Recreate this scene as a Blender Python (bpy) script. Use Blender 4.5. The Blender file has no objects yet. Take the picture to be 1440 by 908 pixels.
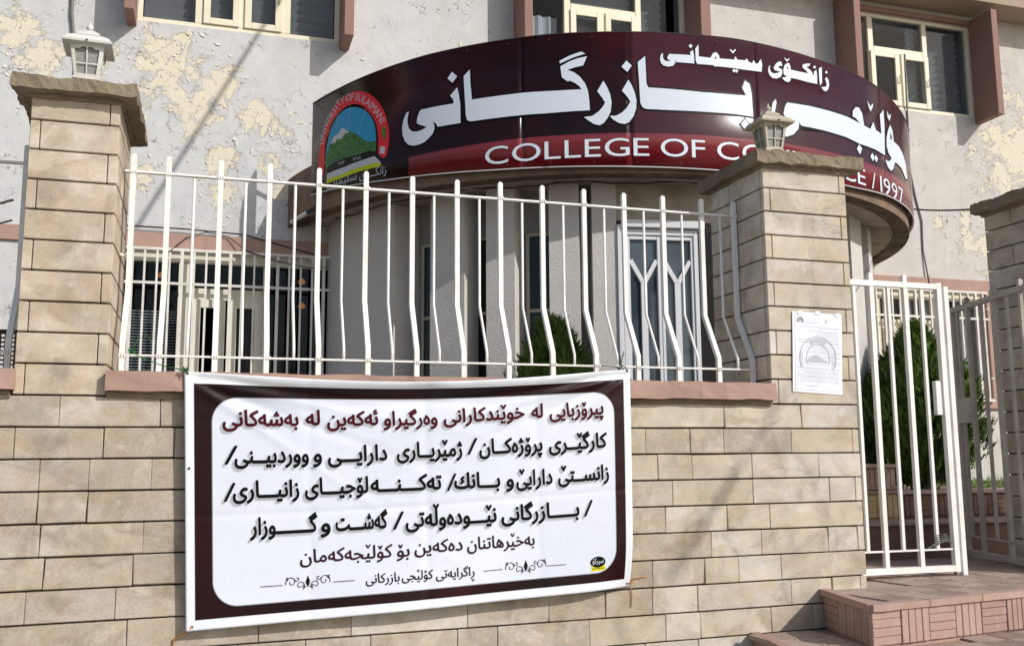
import bpy, bmesh, math, random
from mathutils import Vector, Matrix, noise
from mathutils.geometry import tessellate_polygon, delaunay_2d_cdt

# ------------------------------------------------------------------ camera, world, sun
SC = bpy.context.scene
COL = SC.collection
R = math.radians
cam_d = bpy.data.cameras.new('camera')
cam = bpy.data.objects.new('camera', cam_d)
COL.objects.link(cam)
SC.camera = cam
cam_d.sensor_width = 36.0
cam_d.lens = 36.0 * 1364.07 / 1440.0
cam_d.clip_start = 0.05
cam_d.clip_end = 500
_pan, _tilt, _roll = R(17.134), R(8.1227), R(-0.4082)
_fw = Vector((math.sin(_pan) * math.cos(_tilt), math.cos(_pan) * math.cos(_tilt), math.sin(_tilt)))
_rt = Vector((math.cos(_pan), -math.sin(_pan), 0))
_up = _rt.cross(_fw)
_r2 = _rt * math.cos(_roll) + _up * math.sin(_roll)
_u2 = -_rt * math.sin(_roll) + _up * math.cos(_roll)
cam.matrix_world = Matrix(((_r2.x, _u2.x, -_fw.x, 0), (_r2.y, _u2.y, -_fw.y, 0), (_r2.z, _u2.z, -_fw.z, 1.6), (0, 0, 0, 1)))

SUN_DIR = Vector((-1.0, 1.30, -1.04)).normalized()       # direction the light travels
to_sun = -SUN_DIR
elev = math.asin(to_sun.z)
azim = math.atan2(to_sun.x, to_sun.y)                    # clockwise from +Y
world = bpy.data.worlds.new('World')
SC.world = world
world.use_nodes = True
wn = world.node_tree
wn.nodes.clear()
sky = wn.nodes.new('ShaderNodeTexSky')
sky.sky_type = 'NISHITA'
sky.sun_disc = False
sky.sun_elevation = elev
sky.sun_rotation = azim
sky.air_density = 1.0
sky.dust_density = 1.6
bg = wn.nodes.new('ShaderNodeBackground')
bg.inputs['Strength'].default_value = 0.118
wo = wn.nodes.new('ShaderNodeOutputWorld')
wn.links.new(sky.outputs[0], bg.inputs[0])
wn.links.new(bg.outputs[0], wo.inputs[0])
sun_d = bpy.data.lights.new('sun', 'SUN')
sun_d.energy = 3.3
sun_d.angle = R(0.53)
sun_d.color = (1.0, 0.965, 0.915)
sun = bpy.data.objects.new('sun', sun_d)
COL.objects.link(sun)
sun.location = (20, -18, 20)
sun.rotation_euler = SUN_DIR.to_track_quat('-Z', 'Y').to_euler()
SC.view_settings.view_transform = 'Standard'
SC.view_settings.look = 'None'
SC.view_settings.exposure = 0.0
SC.view_settings.gamma = 1.0
random.seed(7)

# ------------------------------------------------------------------ materials
def lin(r, g, b):
    f = lambda c: (c / 255 / 12.92) if c / 255 <= 0.04045 else ((c / 255 + 0.055) / 1.055) ** 2.4
    return (f(r), f(g), f(b), 1)

class NT:
    """small node helper"""
    def __init__(s, name):
        s.m = bpy.data.materials.new(name)
        s.m.use_nodes = True
        s.t = s.m.node_tree
        s.p = s.t.nodes['Principled BSDF']
        s.geo = None
    def n(s, typ, **kw):
        nd = s.t.nodes.new(typ)
        for k, v in kw.items():
            setattr(nd, k, v)
        return nd
    def l(s, a, b):
        s.t.links.new(a, b)
    def pos(s):
        if s.geo is None:
            s.geo = s.n('ShaderNodeNewGeometry')
        return s.geo.outputs['Position']
    def noise(s, scale, detail=4, rough=0.55, dist=0.0, vec=None, stretch=None):
        nd = s.n('ShaderNodeTexNoise')
        nd.inputs['Scale'].default_value = scale
        nd.inputs['Detail'].default_value = detail
        nd.inputs['Roughness'].default_value = rough
        nd.inputs['Distortion'].default_value = dist
        v = vec if vec is not None else s.pos()
        if stretch:
            mp = s.n('ShaderNodeMapping')
            mp.inputs['Scale'].default_value = stretch
            s.l(v, mp.inputs['Vector'])
            v = mp.outputs[0]
        s.l(v, nd.inputs['Vector'])
        return nd.outputs['Fac']
    def ramp(s, fac, stops, interp='LINEAR'):
        r = s.n('ShaderNodeValToRGB')
        r.color_ramp.interpolation = interp
        el = r.color_ramp.elements
        while len(el) < len(stops):
            el.new(0.5)
        for e, (p, c) in zip(el, stops):
            e.position = p
            e.color = c if len(c) == 4 else (*c, 1)
        s.l(fac, r.inputs[0])
        return r.outputs[0]
    def mix(s, fac, a, b, mode='MIX'):
        m = s.n('ShaderNodeMix', data_type='RGBA', blend_type=mode)
        for i, v in ((0, fac), (6, a), (7, b)):
            if hasattr(v, 'is_linked') or hasattr(v, 'links'):
                s.l(v, m.inputs[i])
            else:
                m.inputs[i].default_value = v if i == 0 or len(v) == 4 else (*v, 1)
        return m.outputs[2]
    def math(s, op, a, b=None, c=None, clamp=False):
        m = s.n('ShaderNodeMath', operation=op, use_clamp=clamp)
        for i, v in enumerate((a, b, c)):
            if v is None:
                continue
            if hasattr(v, 'links'):
                s.l(v, m.inputs[i])
            else:
                m.inputs[i].default_value = v
        return m.outputs[0]
    def step(s, v, lo, hi):
        m = s.n('ShaderNodeMapRange', clamp=True)
        m.inputs[1].default_value = lo
        m.inputs[2].default_value = hi
        s.l(v, m.inputs[0])
        return m.outputs[0]
    def color(s, v):
        if hasattr(v, 'links'):
            s.l(v, s.p.inputs['Base Color'])
        else:
            s.p.inputs['Base Color'].default_value = v if len(v) == 4 else (*v, 1)
        return s
    def rough(s, v):
        if hasattr(v, 'links'):
            s.l(v, s.p.inputs['Roughness'])
        else:
            s.p.inputs['Roughness'].default_value = v
        return s
    def bump(s, h, strength=0.3, dist=0.01, prev=None):
        b = s.n('ShaderNodeBump')
        b.inputs['Strength'].default_value = strength
        b.inputs['Distance'].default_value = dist
        s.l(h, b.inputs['Height'])
        if prev is not None:
            s.l(prev, b.inputs['Normal'])
        s.l(b.outputs[0], s.p.inputs['Normal'])
        return b.outputs[0]

MAT = {}
def stone_mat(name, tones, warm):
    s = NT(name)
    oi = s.n('ShaderNodeObjectInfo')
    c0 = s.ramp(oi.outputs['Random'], [(i / (len(tones) - 1), t) for i, t in enumerate(tones)])
    n1 = s.noise(9, 6, 0.62, 0.6)
    n2 = s.noise(2.3, 4, 0.6, 0.3)
    n3 = s.noise(70, 5, 0.7)
    c1 = s.mix(s.step(n1, 0.42, 0.74), c0, s.mix(0.75, c0, warm), 'MIX')
    c2 = s.mix(s.math('MULTIPLY', s.step(n2, 0.46, 0.72), 0.6), c1, lin(140, 126, 106))
    c3 = s.mix(s.math('MULTIPLY', s.step(n3, 0.35, 0.75), 0.28), c2, lin(232, 222, 200))
    # dark little scratches and pits
    v = s.noise(34, 3, 0.8, 2.0, stretch=(1.6, 1, 0.6))
    c4 = s.mix(s.math('MULTIPLY', s.step(v, 0.68, 0.74), 0.55), c3, lin(96, 84, 70))
    vein = s.noise(5.5, 8, 0.72, 1.5)
    c5 = s.mix(s.math('MULTIPLY', s.step(s.math('ABSOLUTE', s.math('SUBTRACT', vein, 0.5)), 0.02, 0.0), 0.07), c4, lin(120, 100, 78))
    n7 = s.noise(4.2, 5, 0.6, 0.8)
    c5 = s.mix(s.math('MULTIPLY', s.step(n7, 0.54, 0.68), 0.5), c5, lin(218, 208, 190))
    c5 = s.mix(s.math('MULTIPLY', s.step(s.noise(3.1, 6, 0.65, 1.0, stretch=(1, 1, 2)), 0.56, 0.70), 0.5), c5, lin(122, 110, 92))
    c5 = s.mix(s.math('MULTIPLY', s.step(s.noise(6.3, 3, 0.5, 0.4, stretch=(.6, 1, 1.4)), 0.52, 0.66), 0.35), c5, lin(176, 152, 110))
    big = s.noise(4.6, 5, 0.62, 0.5)
    c5 = s.mix(0.75, c5, s.ramp(big, [(0.32, (0.66, 0.65, 0.64)), (0.5, (1.03, 1.03, 1.05)), (0.68, (1.20, 1.20, 1.21))]), 'MULTIPLY')
    st = s.noise(3.2, 6, 0.7, 0.4, stretch=(1, 1, 0.18))
    c5 = s.mix(s.math('MULTIPLY', s.step(st, 0.60, 0.72), 0.35), c5, lin(110, 98, 84))
    hsv = s.n('ShaderNodeHueSaturation')
    hsv.inputs['Saturation'].default_value = 0.90
    s.l(c5, hsv.inputs['Color'])
    s.color(hsv.outputs[0])
    s.rough(0.85)
    s.bump(s.mix(0.5, n3, n1), 0.35, 0.006)
    return s.m
MAT['stone_warm'] = stone_mat('stone_warm', [lin(184, 166, 142), lin(198, 180, 156), lin(190, 173, 151), lin(202, 187, 164)], lin(190, 160, 126))
MAT['stone_grey'] = stone_mat('stone_grey', [lin(154, 140, 122), lin(178, 165, 148), lin(170, 157, 143), lin(186, 174, 158)], lin(156, 130, 98))
MAT['stone_pale'] = stone_mat('stone_pale', [lin(200, 191, 179), lin(184, 168, 142), lin(198, 187, 171), lin(192, 182, 173), lin(208, 201, 191)], lin(194, 174, 142))

s = NT('joint_mortar'); s.color(s.ramp(s.noise(20, 4), [(0.3, lin(62, 54, 44)), (0.8, lin(95, 84, 70))])).rough(0.95); MAT['joint'] = s.m

def concrete(name, a, b, c, bumps=0.8, sc=14):
    s = NT(name)
    n1 = s.noise(sc, 8, 0.7, 0.3); n2 = s.noise(sc * 6, 4, 0.7); n3 = s.noise(2.2, 4, 0.6)
    col = s.mix(s.step(n1, 0.35, 0.7), a, b)
    col = s.mix(s.math('MULTIPLY', s.step(n3, 0.48, 0.7), 0.7), col, c)
    col = s.mix(s.math('MULTIPLY', s.step(n2, 0.6, 0.75), 0.4), col, lin(60, 52, 44))
    s.color(col).rough(0.92)
    s.bump(s.mix(0.5, n1, n2), bumps, 0.02)
    return s.m
MAT['cap'] = concrete('cap_concrete', lin(132, 118, 96), lin(156, 142, 120), lin(96, 84, 66))
MAT['fascia'] = concrete('canopy_concrete', lin(112, 92, 76), lin(142, 120, 100), lin(84, 66, 54), 0.5, 5)
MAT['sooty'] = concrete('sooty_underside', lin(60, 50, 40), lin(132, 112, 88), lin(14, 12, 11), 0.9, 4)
MAT['soffit'] = concrete('soffit_plaster', lin(164, 154, 140), lin(182, 173, 160), lin(116, 102, 88), 0.4, 3)
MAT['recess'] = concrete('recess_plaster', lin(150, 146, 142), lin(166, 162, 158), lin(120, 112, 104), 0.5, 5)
MAT['ground'] = concrete('street_paving', lin(150, 145, 136), lin(165, 160, 150), lin(135, 130, 122), 0.3, 3)

def paint(name, base, dark, rough=0.75, bumps=0.25, sc=30, grime=0.25):
    s = NT(name)
    n1 = s.noise(sc, 6, 0.65); n2 = s.noise(3, 5, 0.65, 0.5)
    col = s.mix(s.math('MULTIPLY', s.step(n2, 0.45, 0.72), grime), base, dark)
    col = s.mix(s.math('MULTIPLY', s.step(n1, 0.62, 0.7), 0.35), col, dark)
    s.color(col).rough(rough)
    s.bump(n1, bumps, 0.006)
    return s.m
def iron_paint(name, base, dark, rough):
    s = NT(name)
    n1 = s.noise(42, 5, 0.7); n2 = s.noise(7, 4, 0.6, 0.5); n3 = s.noise(19, 6, 0.75, 0.8)
    col = s.mix(s.math('MULTIPLY', s.step(n2, 0.45, 0.7), 0.5), base, dark)
    col = s.mix(s.math('MULTIPLY', s.step(n1, 0.58, 0.68), 0.35), col, dark)
    col = s.mix(s.math('MULTIPLY', s.step(n3, 0.685, 0.72), 0.8), col, lin(128, 92, 66))
    s.color(col).rough(s.ramp(n2, [(0.3, (rough,) * 3), (0.7, (rough + .25,) * 3)])); s.bump(n1, 0.35, 0.003)
    return s.m
def chipped(name, base, dark, under):
    s = NT(name)
    n1 = s.noise(30, 6, 0.65); n2 = s.noise(3, 5, 0.65, 0.5); n3 = s.noise(8, 8, 0.75, 0.6)
    col = s.mix(s.math('MULTIPLY', s.step(n2, 0.42, 0.7), 0.55), base, dark)
    chip = s.step(n3, 0.655, 0.67)
    drip = s.noise(16, 5, 0.7, 0.3, stretch=(1, 1, 0.12))
    col = s.mix(s.math('MULTIPLY', s.step(drip, 0.56, 0.72), 0.45), col, lin(112, 92, 82))
    col = s.mix(chip, col, under)
    col = s.mix(s.math('MULTIPLY', s.step(n1, 0.6, 0.7), 0.3), col, dark)
    s.color(col).rough(0.88); s.bump(s.math('SUBTRACT', s.math('MULTIPLY', n1, 0.4), chip), 0.6, 0.005)
    return s.m
MAT['pink'] = chipped('pink_paint', lin(176, 144, 131), lin(148, 122, 108), lin(152, 138, 120))
MAT['fin'] = paint('fin_paint', lin(150, 116, 106), lin(116, 88, 78), 0.85, 0.3)
MAT['white_metal'] = iron_paint('white_metal_paint', lin(236, 236, 233), lin(208, 204, 194), 0.42)
MAT['grille_metal'] = iron_paint('grille_paint', lin(224, 222, 216), lin(184, 172, 156), 0.5)
MAT['cream_frame'] = paint('cream_frame_paint', lin(228, 222, 198), lin(198, 190, 162), 0.55, 0.15, 40, 0.3)
MAT['dull_frame'] = paint('dull_frame_paint', lin(188, 180, 158), lin(150, 140, 118), 0.55, 0.15, 40, 0.3)
MAT['stucco'] = paint('grey_stucco', lin(204, 200, 194), lin(172, 166, 158), 0.92, 1.0, 60, 0.3)
MAT['door_white'] = paint('white_door_paint', lin(214, 216, 220), lin(190, 188, 184), 0.35, 0.05, 40, 0.15)
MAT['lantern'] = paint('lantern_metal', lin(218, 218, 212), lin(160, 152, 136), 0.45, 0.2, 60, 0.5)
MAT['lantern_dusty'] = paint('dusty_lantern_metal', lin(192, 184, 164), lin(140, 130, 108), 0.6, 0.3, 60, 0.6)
MAT['pale_frame'] = paint('pale_frame_paint', lin(222, 219, 204), lin(188, 182, 162), 0.55, 0.15, 40, 0.3)
MAT['gate_shaded'] = iron_paint('shaded_gate_paint', lin(192, 185, 174), lin(150, 140, 126), 0.6)  # white gate paint with the open leaf's shade put into the colour
MAT['eave'] = paint('eave_paint', lin(168, 150, 130), lin(130, 114, 98), 0.9)

def plain(name, c, rough=0.6, spec=0.5, metal=0):
    s = NT(name); s.color(c).rough(rough)
    s.p.inputs['Specular IOR Level'].default_value = spec
    s.p.inputs['Metallic'].default_value = metal
    return s.m
s = NT('dark_glass'); s.color(lin(24, 25, 26)).rough(0.05)
n = s.noise(1.3, 2); s.bump(n, 0.05, 0.05); s.p.inputs['Specular IOR Level'].default_value = 0.35; MAT['dark_glass'] = s.m
s = NT('door_glass'); s.color(s.ramp(s.noise(1.6, 3), [(0.35, lin(52, 62, 70)), (0.7, lin(84, 96, 104))])).rough(0.06); MAT['door_glass'] = s.m
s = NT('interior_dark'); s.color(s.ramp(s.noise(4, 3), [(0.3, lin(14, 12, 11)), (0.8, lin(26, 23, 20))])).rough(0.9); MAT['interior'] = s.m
s = NT('clear_glass')                       # thin window glass: sees through, mirrors at a slant
tr = s.n('ShaderNodeBsdfTransparent'); tr.inputs[0].default_value = (0.80, 0.84, 0.88, 1)
gl = s.n('ShaderNodeBsdfGlossy'); gl.inputs['Roughness'].default_value = 0.03
lw = s.n('ShaderNodeLayerWeight'); lw.inputs[0].default_value = 0.5; fz = s.math('MULTIPLY_ADD', s.math('POWER', lw.outputs['Facing'], 4.0), 0.6, 0.012)
mx = s.n('ShaderNodeMixShader'); s.l(fz, mx.inputs[0]); s.l(tr.outputs[0], mx.inputs[1]); s.l(gl.outputs[0], mx.inputs[2])
s.l(mx.outputs[0], s.t.nodes['Material Output'].inputs['Surface']); MAT['glass'] = s.m
s = NT('lantern_glass'); s.color(s.ramp(s.noise(160, 2), [(0.35, lin(120, 122, 118)), (0.7, lin(165, 166, 160))])).rough(0.35); s.bump(s.noise(220, 2), 0.5, 0.004); MAT['lantern_glass'] = s.m
MAT['blind'] = paint('blind_slat_paint', lin(176, 170, 164), lin(140, 134, 128), 0.6, 0.1)
MAT['blind_white'] = plain('white_blind', lin(215, 214, 208), 0.6)
MAT['curtain'] = paint('curtain_cloth', lin(205, 205, 200), lin(180, 180, 176), 0.9)
MAT['curtain_cream'] = paint('cream_curtain_cloth', lin(196, 184, 150), lin(170, 156, 122), 0.9)
MAT['cable'] = plain('black_cable', lin(52, 48, 46), 0.6)
MAT['cable_grey'] = plain('grey_cable', lin(120, 116, 110), 0.6)
MAT['white_plastic'] = plain('white_plastic', lin(220, 220, 216), 0.4)
MAT['twine_green'] = plain('green_twine', lin(38, 110, 52), 0.7)
MAT['twine_orange'] = plain('orange_cord', lin(196, 138, 66), 0.8)
MAT['twine_grey'] = plain('grey_wire', lin(96, 104, 92), 0.6)
MAT['print_white'] = plain('white_vinyl', lin(216, 224, 234), 0.28)
MAT['print_black'] = plain('black_vinyl', lin(8, 5, 6), 0.4, 0.2)
MAT['ink_black'] = plain('black_ink', lin(10, 7, 9), 0.6, 0.12)
MAT['ink_maroon'] = plain('maroon_ink', lin(70, 8, 24), 0.6, 0.12)
MAT['ink_grey'] = plain('soft_grey_ink', lin(172, 176, 184), 0.45)
MAT['ink_pale'] = plain('pale_grey_ink', lin(196, 200, 206), 0.45)
MAT['ink_paper_grey'] = plain('paper_grey_ink', lin(150, 152, 160), 0.7)
MAT['ink_paper_faint'] = plain('faint_grey_ink', lin(188, 190, 198), 0.7)
MAT['ink_yellow'] = plain('yellow_ink', lin(226, 214, 30), 0.45)
MAT['em_red'] = plain('emblem_red', lin(224, 40, 50), 0.45, 0.25)
MAT['em_blue'] = plain('emblem_blue', lin(40, 152, 200), 0.45, 0.25)
s = NT('emblem_green'); s.color(s.ramp(s.noise(26, 5, 0.7, 1.5), [(0.38, lin(14, 44, 18)), (0.5, lin(40, 110, 40)), (0.7, lin(66, 146, 52))])).rough(0.5); MAT['em_green'] = s.m
MAT['em_lime'] = plain('emblem_lime', lin(196, 208, 30), 0.45, 0.25)
MAT['em_page'] = plain('emblem_page', lin(196, 198, 204), 0.45, 0.25)
s = NT('rusty_iron'); s.color(s.ramp(s.noise(60, 4), [(0.4, lin(70, 52, 42)), (0.7, lin(120, 84, 60))])).rough(0.8); MAT['iron'] = s.m

# sign face: printed maroon and black glow, glossy vinyl
s = NT('sign_print')
uv = s.n('ShaderNodeUVMap'); uv.uv_map = 'UVMap'
n1 = s.noise(1.15, 2, 0.45, 0.3, vec=uv.outputs[0])
col = s.ramp(n1, [(0.34, lin(22, 8, 8)), (0.54, lin(36, 11, 12)), (0.72, lin(66, 17, 20))])
su = s.n('ShaderNodeSeparateXYZ'); s.l(uv.outputs[0], su.inputs[0])
col = s.mix(s.math('MULTIPLY', s.step(su.outputs[0], -0.888, -0.882), 0.42), col, lin(92, 52, 62))  # sun and sky sheen right of this seam put into the colour
s.color(col).rough(s.ramp(s.noise(3.0, 4, vec=uv.outputs[0]), [(0.3, (0.16,) * 3), (0.8, (0.26,) * 3)]))
s.bump(s.mix(0.5, s.noise(1.6, 3, vec=uv.outputs[0]), s.noise(90, 2, vec=uv.outputs[0])), 0.06, 0.01)
s.p.inputs['Specular IOR Level'].default_value = 0.26
s.p.inputs['Coat Weight'].default_value = 0.04
s.p.inputs['Coat Roughness'].default_value = 0.3
MAT['sign_print'] = s.m
s = NT('sign_band')
uv = s.n('ShaderNodeUVMap'); uv.uv_map = 'UVMap'
s.color(s.ramp(s.noise(0.9, 2, 0.4, vec=uv.outputs[0]), [(0.3, lin(112, 16, 30)), (0.7, lin(128, 20, 36))])).rough(0.2)
s.p.inputs['Specular IOR Level'].default_value = 0.6
s.p.inputs['Coat Weight'].default_value = 0.3
s.p.inputs['Coat Roughness'].default_value = 0.25
MAT['sign_band'] = s.m

# banner cloth: white hem, maroon border, white rounded panel (laid out in the cloth's own coordinates)
s = NT('banner_print')
uv = s.n('ShaderNodeUVMap'); uv.uv_map = 'UVMap'
sx = s.n('ShaderNodeSeparateXYZ'); s.l(uv.outputs[0], sx.inputs[0])
U, V = sx.outputs[0], sx.outputs[1]
def rbox(cx, cy, hx, hy, r):     # signed distance to a rounded rectangle, cloth is 2.16 x 1.12 m
    ax = s.math('SUBTRACT', s.math('ABSOLUTE', s.math('SUBTRACT', U, cx)), hx - r)
    ay = s.math('SUBTRACT', s.math('ABSOLUTE', s.math('SUBTRACT', V, cy)), hy - r)
    qx = s.math('MAXIMUM', ax, 0.0); qy = s.math('MAXIMUM', ay, 0.0)
    ln = s.math('SQRT', s.math('ADD', s.math('MULTIPLY', qx, qx), s.math('MULTIPLY', qy, qy)))
    return s.math('SUBTRACT', ln, r)
BW, BH = 2.165, 1.12
outer = rbox(BW * 0.5005, BH * 0.5035, BW * 0.4825, BH * 0.4585, 0.002)
inner = rbox(BW * 0.5055, BH * 0.5105, BW * 0.4505, BH * 0.4075, 0.11)
mar = s.ramp(s.noise(1.7, 2, 0.5, 0.4, vec=uv.outputs[0]), [(0.34, lin(24, 5, 7)), (0.6, lin(38, 7, 10)), (0.78, lin(74, 14, 20))])
wht = s.mix(s.step(s.noise(0.8, 2, vec=uv.outputs[0]), 0.4, 0.7), lin(214, 219, 232), lin(226, 230, 238))
c = s.mix(s.step(outer, 0.0015, -0.0015), lin(228, 232, 238), mar)
c = s.mix(s.step(inner, 0.006, -0.001), c, wht)
s.color(c).rough(0.42)
s.p.inputs['Specular IOR Level'].default_value = 0.22
s.bump(s.noise(5, 4, 0.6, 0.5, vec=uv.outputs[0]), 0.12, 0.03)
MAT['banner'] = s.m
s = NT('notice_paper'); s.color(s.ramp(s.noise(6, 3), [(0.3, lin(222, 224, 236)), (0.8, lin(234, 236, 244))])).rough(0.4); s.bump(s.noise(9, 2), 0.2, 0.01); MAT['paper'] = s.m
s = NT('plastic_sleeve'); s.color(lin(232, 234, 238)).rough(0.2); MAT['sleeve'] = s.m

# concrete tile, reddish
def tile_mat(name, a, b, c):
    s = NT(name)
    oi = s.n('ShaderNodeObjectInfo')
    base = s.mix(oi.outputs['Random'], a, b)
    n1 = s.noise(11, 6, 0.7, 0.5); n2 = s.noise(90, 4, 0.7)
    col = s.mix(s.math('MULTIPLY', s.step(n1, 0.48, 0.72), 0.6), base, c)
    col = s.mix(s.math('MULTIPLY', s.step(n2, 0.55, 0.75), 0.35), col, lin(98, 70, 60))
    s.color(col).rough(0.9); s.bump(s.mix(0.5, n1, n2), 0.5, 0.006)
    return s.m
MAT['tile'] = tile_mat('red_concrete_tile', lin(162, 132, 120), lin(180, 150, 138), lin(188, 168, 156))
MAT['tile_shaded'] = tile_mat('shaded_planter_tile', lin(104, 80, 70), lin(122, 96, 84), lin(92, 76, 66))  # darker copy of the tile, shade behind the gate put into the colour
MAT['tile_tread'] = tile_mat('worn_tread_tile', lin(154, 132, 120), lin(170, 148, 136), lin(178, 164, 152))
MAT['tile_yellow'] = tile_mat('pale_yellow_tile', lin(190, 166, 120), lin(200, 176, 136), lin(170, 150, 110))
s = NT('soil'); s.color(s.ramp(s.noise(14, 5), [(0.3, lin(90, 74, 58)), (0.7, lin(130, 110, 90))])).rough(1); MAT['soil'] = s.m

# peeling paint of the building: blobs (x, z, radius) where the grey coat has come off
BLOBS = [(-.45, 5.15, .42), (-.25, 4.85, .42), (-.62, 5.35, .16), (-.05, 5.05, .26), (.30, 4.82, .30), (.52, 4.70, .20), (-.38, 5.50, .14),
         (-1.05, 5.25, .18), (-1.75, 5.42, .26), (-1.55, 5.15, .24), (-.02, 4.35, .22), (.42, 4.35, .20), (-.70, 4.15, .18), (.02, 4.05, .2),
         (.55, 4.1, .16), (8.30, 4.10, .20), (8.55, 4.05, .22), (8.6, 3.8, .22), (8.35, 4.35, .12), (9.2, 5.3, .75), (9.15, 4.6, .5), (8.85, 5.9, .35), (7.95, 4.30, .1),
         (8.9, 4.95, .3), (-.82, 4.9, .10), (9.6, 5.0, .8), (.95, 4.1, .22)]
s = NT('peeling_wall_paint')
sep = s.n('ShaderNodeSeparateXYZ'); s.l(s.pos(), sep.inputs[0])
acc = None
for bx, bz, br in BLOBS:
    dx = s.math('SUBTRACT', sep.outputs[0], bx); dz = s.math('SUBTRACT', sep.outputs[2], bz)
    d2 = s.math('SQRT', s.math('ADD', s.math('MULTIPLY', dx, dx), s.math('MULTIPLY', dz, dz)))
    f = s.math('SUBTRACT', 1.0, s.math('DIVIDE', d2, br))
    acc = f if acc is None else s.math('MAXIMUM', acc, f)
acc = s.math('MAXIMUM', acc, -0.9)
jag = s.noise(3.8, 12, 0.70, 0.9)
field = s.math('ADD', s.math('MULTIPLY', s.math('SUBTRACT', jag, 0.5), 4.6), s.math('SUBTRACT', acc, 0.28))
peel = s.step(field, 0.12, 0.2)
rim = s.math('SUBTRACT', s.step(field, 0.0, 0.12), s.step(field, 0.13, 0.26))
n_f = s.noise(45, 5, 0.7); n_m = s.noise(5, 6, 0.65, 0.4); n_s = s.noise(2.2, 4, 0.6, 0.2, stretch=(1, 1, 0.35))
grey = s.mix(s.step(n_m, 0.35, 0.7), lin(193, 194, 195), lin(207, 207, 206))
warmx = s.step(sep.outputs[0], 1.0, 6.5)
grey = s.mix(s.math('MULTIPLY', warmx, 0.8), grey, s.mix(s.step(n_m, 0.35, 0.7), lin(194, 189, 181), lin(206, 201, 193)))
grey = s.mix(s.math('MULTIPLY', s.step(n_s, 0.52, 0.75), 0.35), grey, lin(160, 152, 144))
cream = s.mix(s.step(n_f, 0.35, 0.7), lin(223, 217, 198), lin(210, 201, 176))
# hairline cracks and curled chips
crk = s.n('ShaderNodeTexVoronoi', feature='DISTANCE_TO_EDGE'); crk.inputs['Scale'].default_value = 9
wv = s.n('ShaderNodeVectorMath', operation='ADD'); nz = s.n('ShaderNodeTexNoise'); nz.inputs['Scale'].default_value = 7; nz.inputs['Detail'].default_value = 4
s.l(s.pos(), nz.inputs['Vector'])
sc_ = s.n('ShaderNodeVectorMath', operation='SCALE'); sc_.inputs['Scale'].default_value = 0.22; s.l(nz.outputs['Color'], sc_.inputs[0])
s.l(s.pos(), wv.inputs[0]); s.l(sc_.outputs[0], wv.inputs[1]); s.l(wv.outputs[0], crk.inputs['Vector'])
near = s.math('ADD', s.math('MULTIPLY', s.step(acc, -1.2, -0.1), 0.10), s.noise(1.9, 4, 0.6))
cm = s.math('MULTIPLY', s.step(crk.outputs['Distance'], 0.022, 0.008), s.step(s.math('ADD', s.noise(6.5, 3, 0.7, 0.6), s.math('MULTIPLY', near, 0.35)), 0.74, 0.80))
under = s.step(s.math('ADD', s.math('MULTIPLY', s.math('SUBTRACT', s.noise(6.0, 8, 0.7, 0.8), 0.5), 4.0), field), 1.5, 1.6)
cream = s.mix(s.math('MULTIPLY', under, 0.6), cream, lin(202, 190, 166))
col = s.mix(peel, grey, cream)
col = s.mix(s.math('MULTIPLY', rim, 0.22), col, lin(150, 132, 106))  # dark peel edges: shadow of the lifted coat put into the colour
col = s.mix(s.math('MULTIPLY', cm, 0.6), col, lin(96, 86, 78))
s.color(col).rough(0.85)
h = s.math('SUBTRACT', s.math('MULTIPLY', n_f, 0.12), s.math('ADD', s.math('MULTIPLY', peel, 0.5), s.math('MULTIPLY', cm, 0.6)))
b1 = s.bump(h, 0.6, 0.012)
s.bump(n_m, 0.25, 0.03, b1)
MAT['wall_paint'] = s.m
s = NT('flake_paint'); s.color(s.mix(s.step(s.noise(30, 3), 0.4, 0.6), lin(196, 194, 196), lin(222, 214, 192))).rough(0.8); MAT['flake'] = s.m

s = NT('thuja_leaf')
n1 = s.noise(9, 3, 0.6); at_ = s.n('ShaderNodeAttribute'); at_.attribute_name = 'tint'
col = s.mix(at_.outputs['Fac'], lin(28, 54, 22), lin(108, 136, 54))
col = s.mix(s.math('MULTIPLY', s.step(n1, 0.55, 0.75), 0.4), col, lin(70, 84, 40))
s.color(col).rough(0.6); s.p.inputs['Specular IOR Level'].default_value = 0.25
MAT['leaf'] = s.m
s = NT('bark'); s.color(s.ramp(s.noise(30, 4), [(0.3, lin(66, 52, 40)), (0.7, lin(100, 82, 64))])).rough(0.95); MAT['bark'] = s.m

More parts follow.
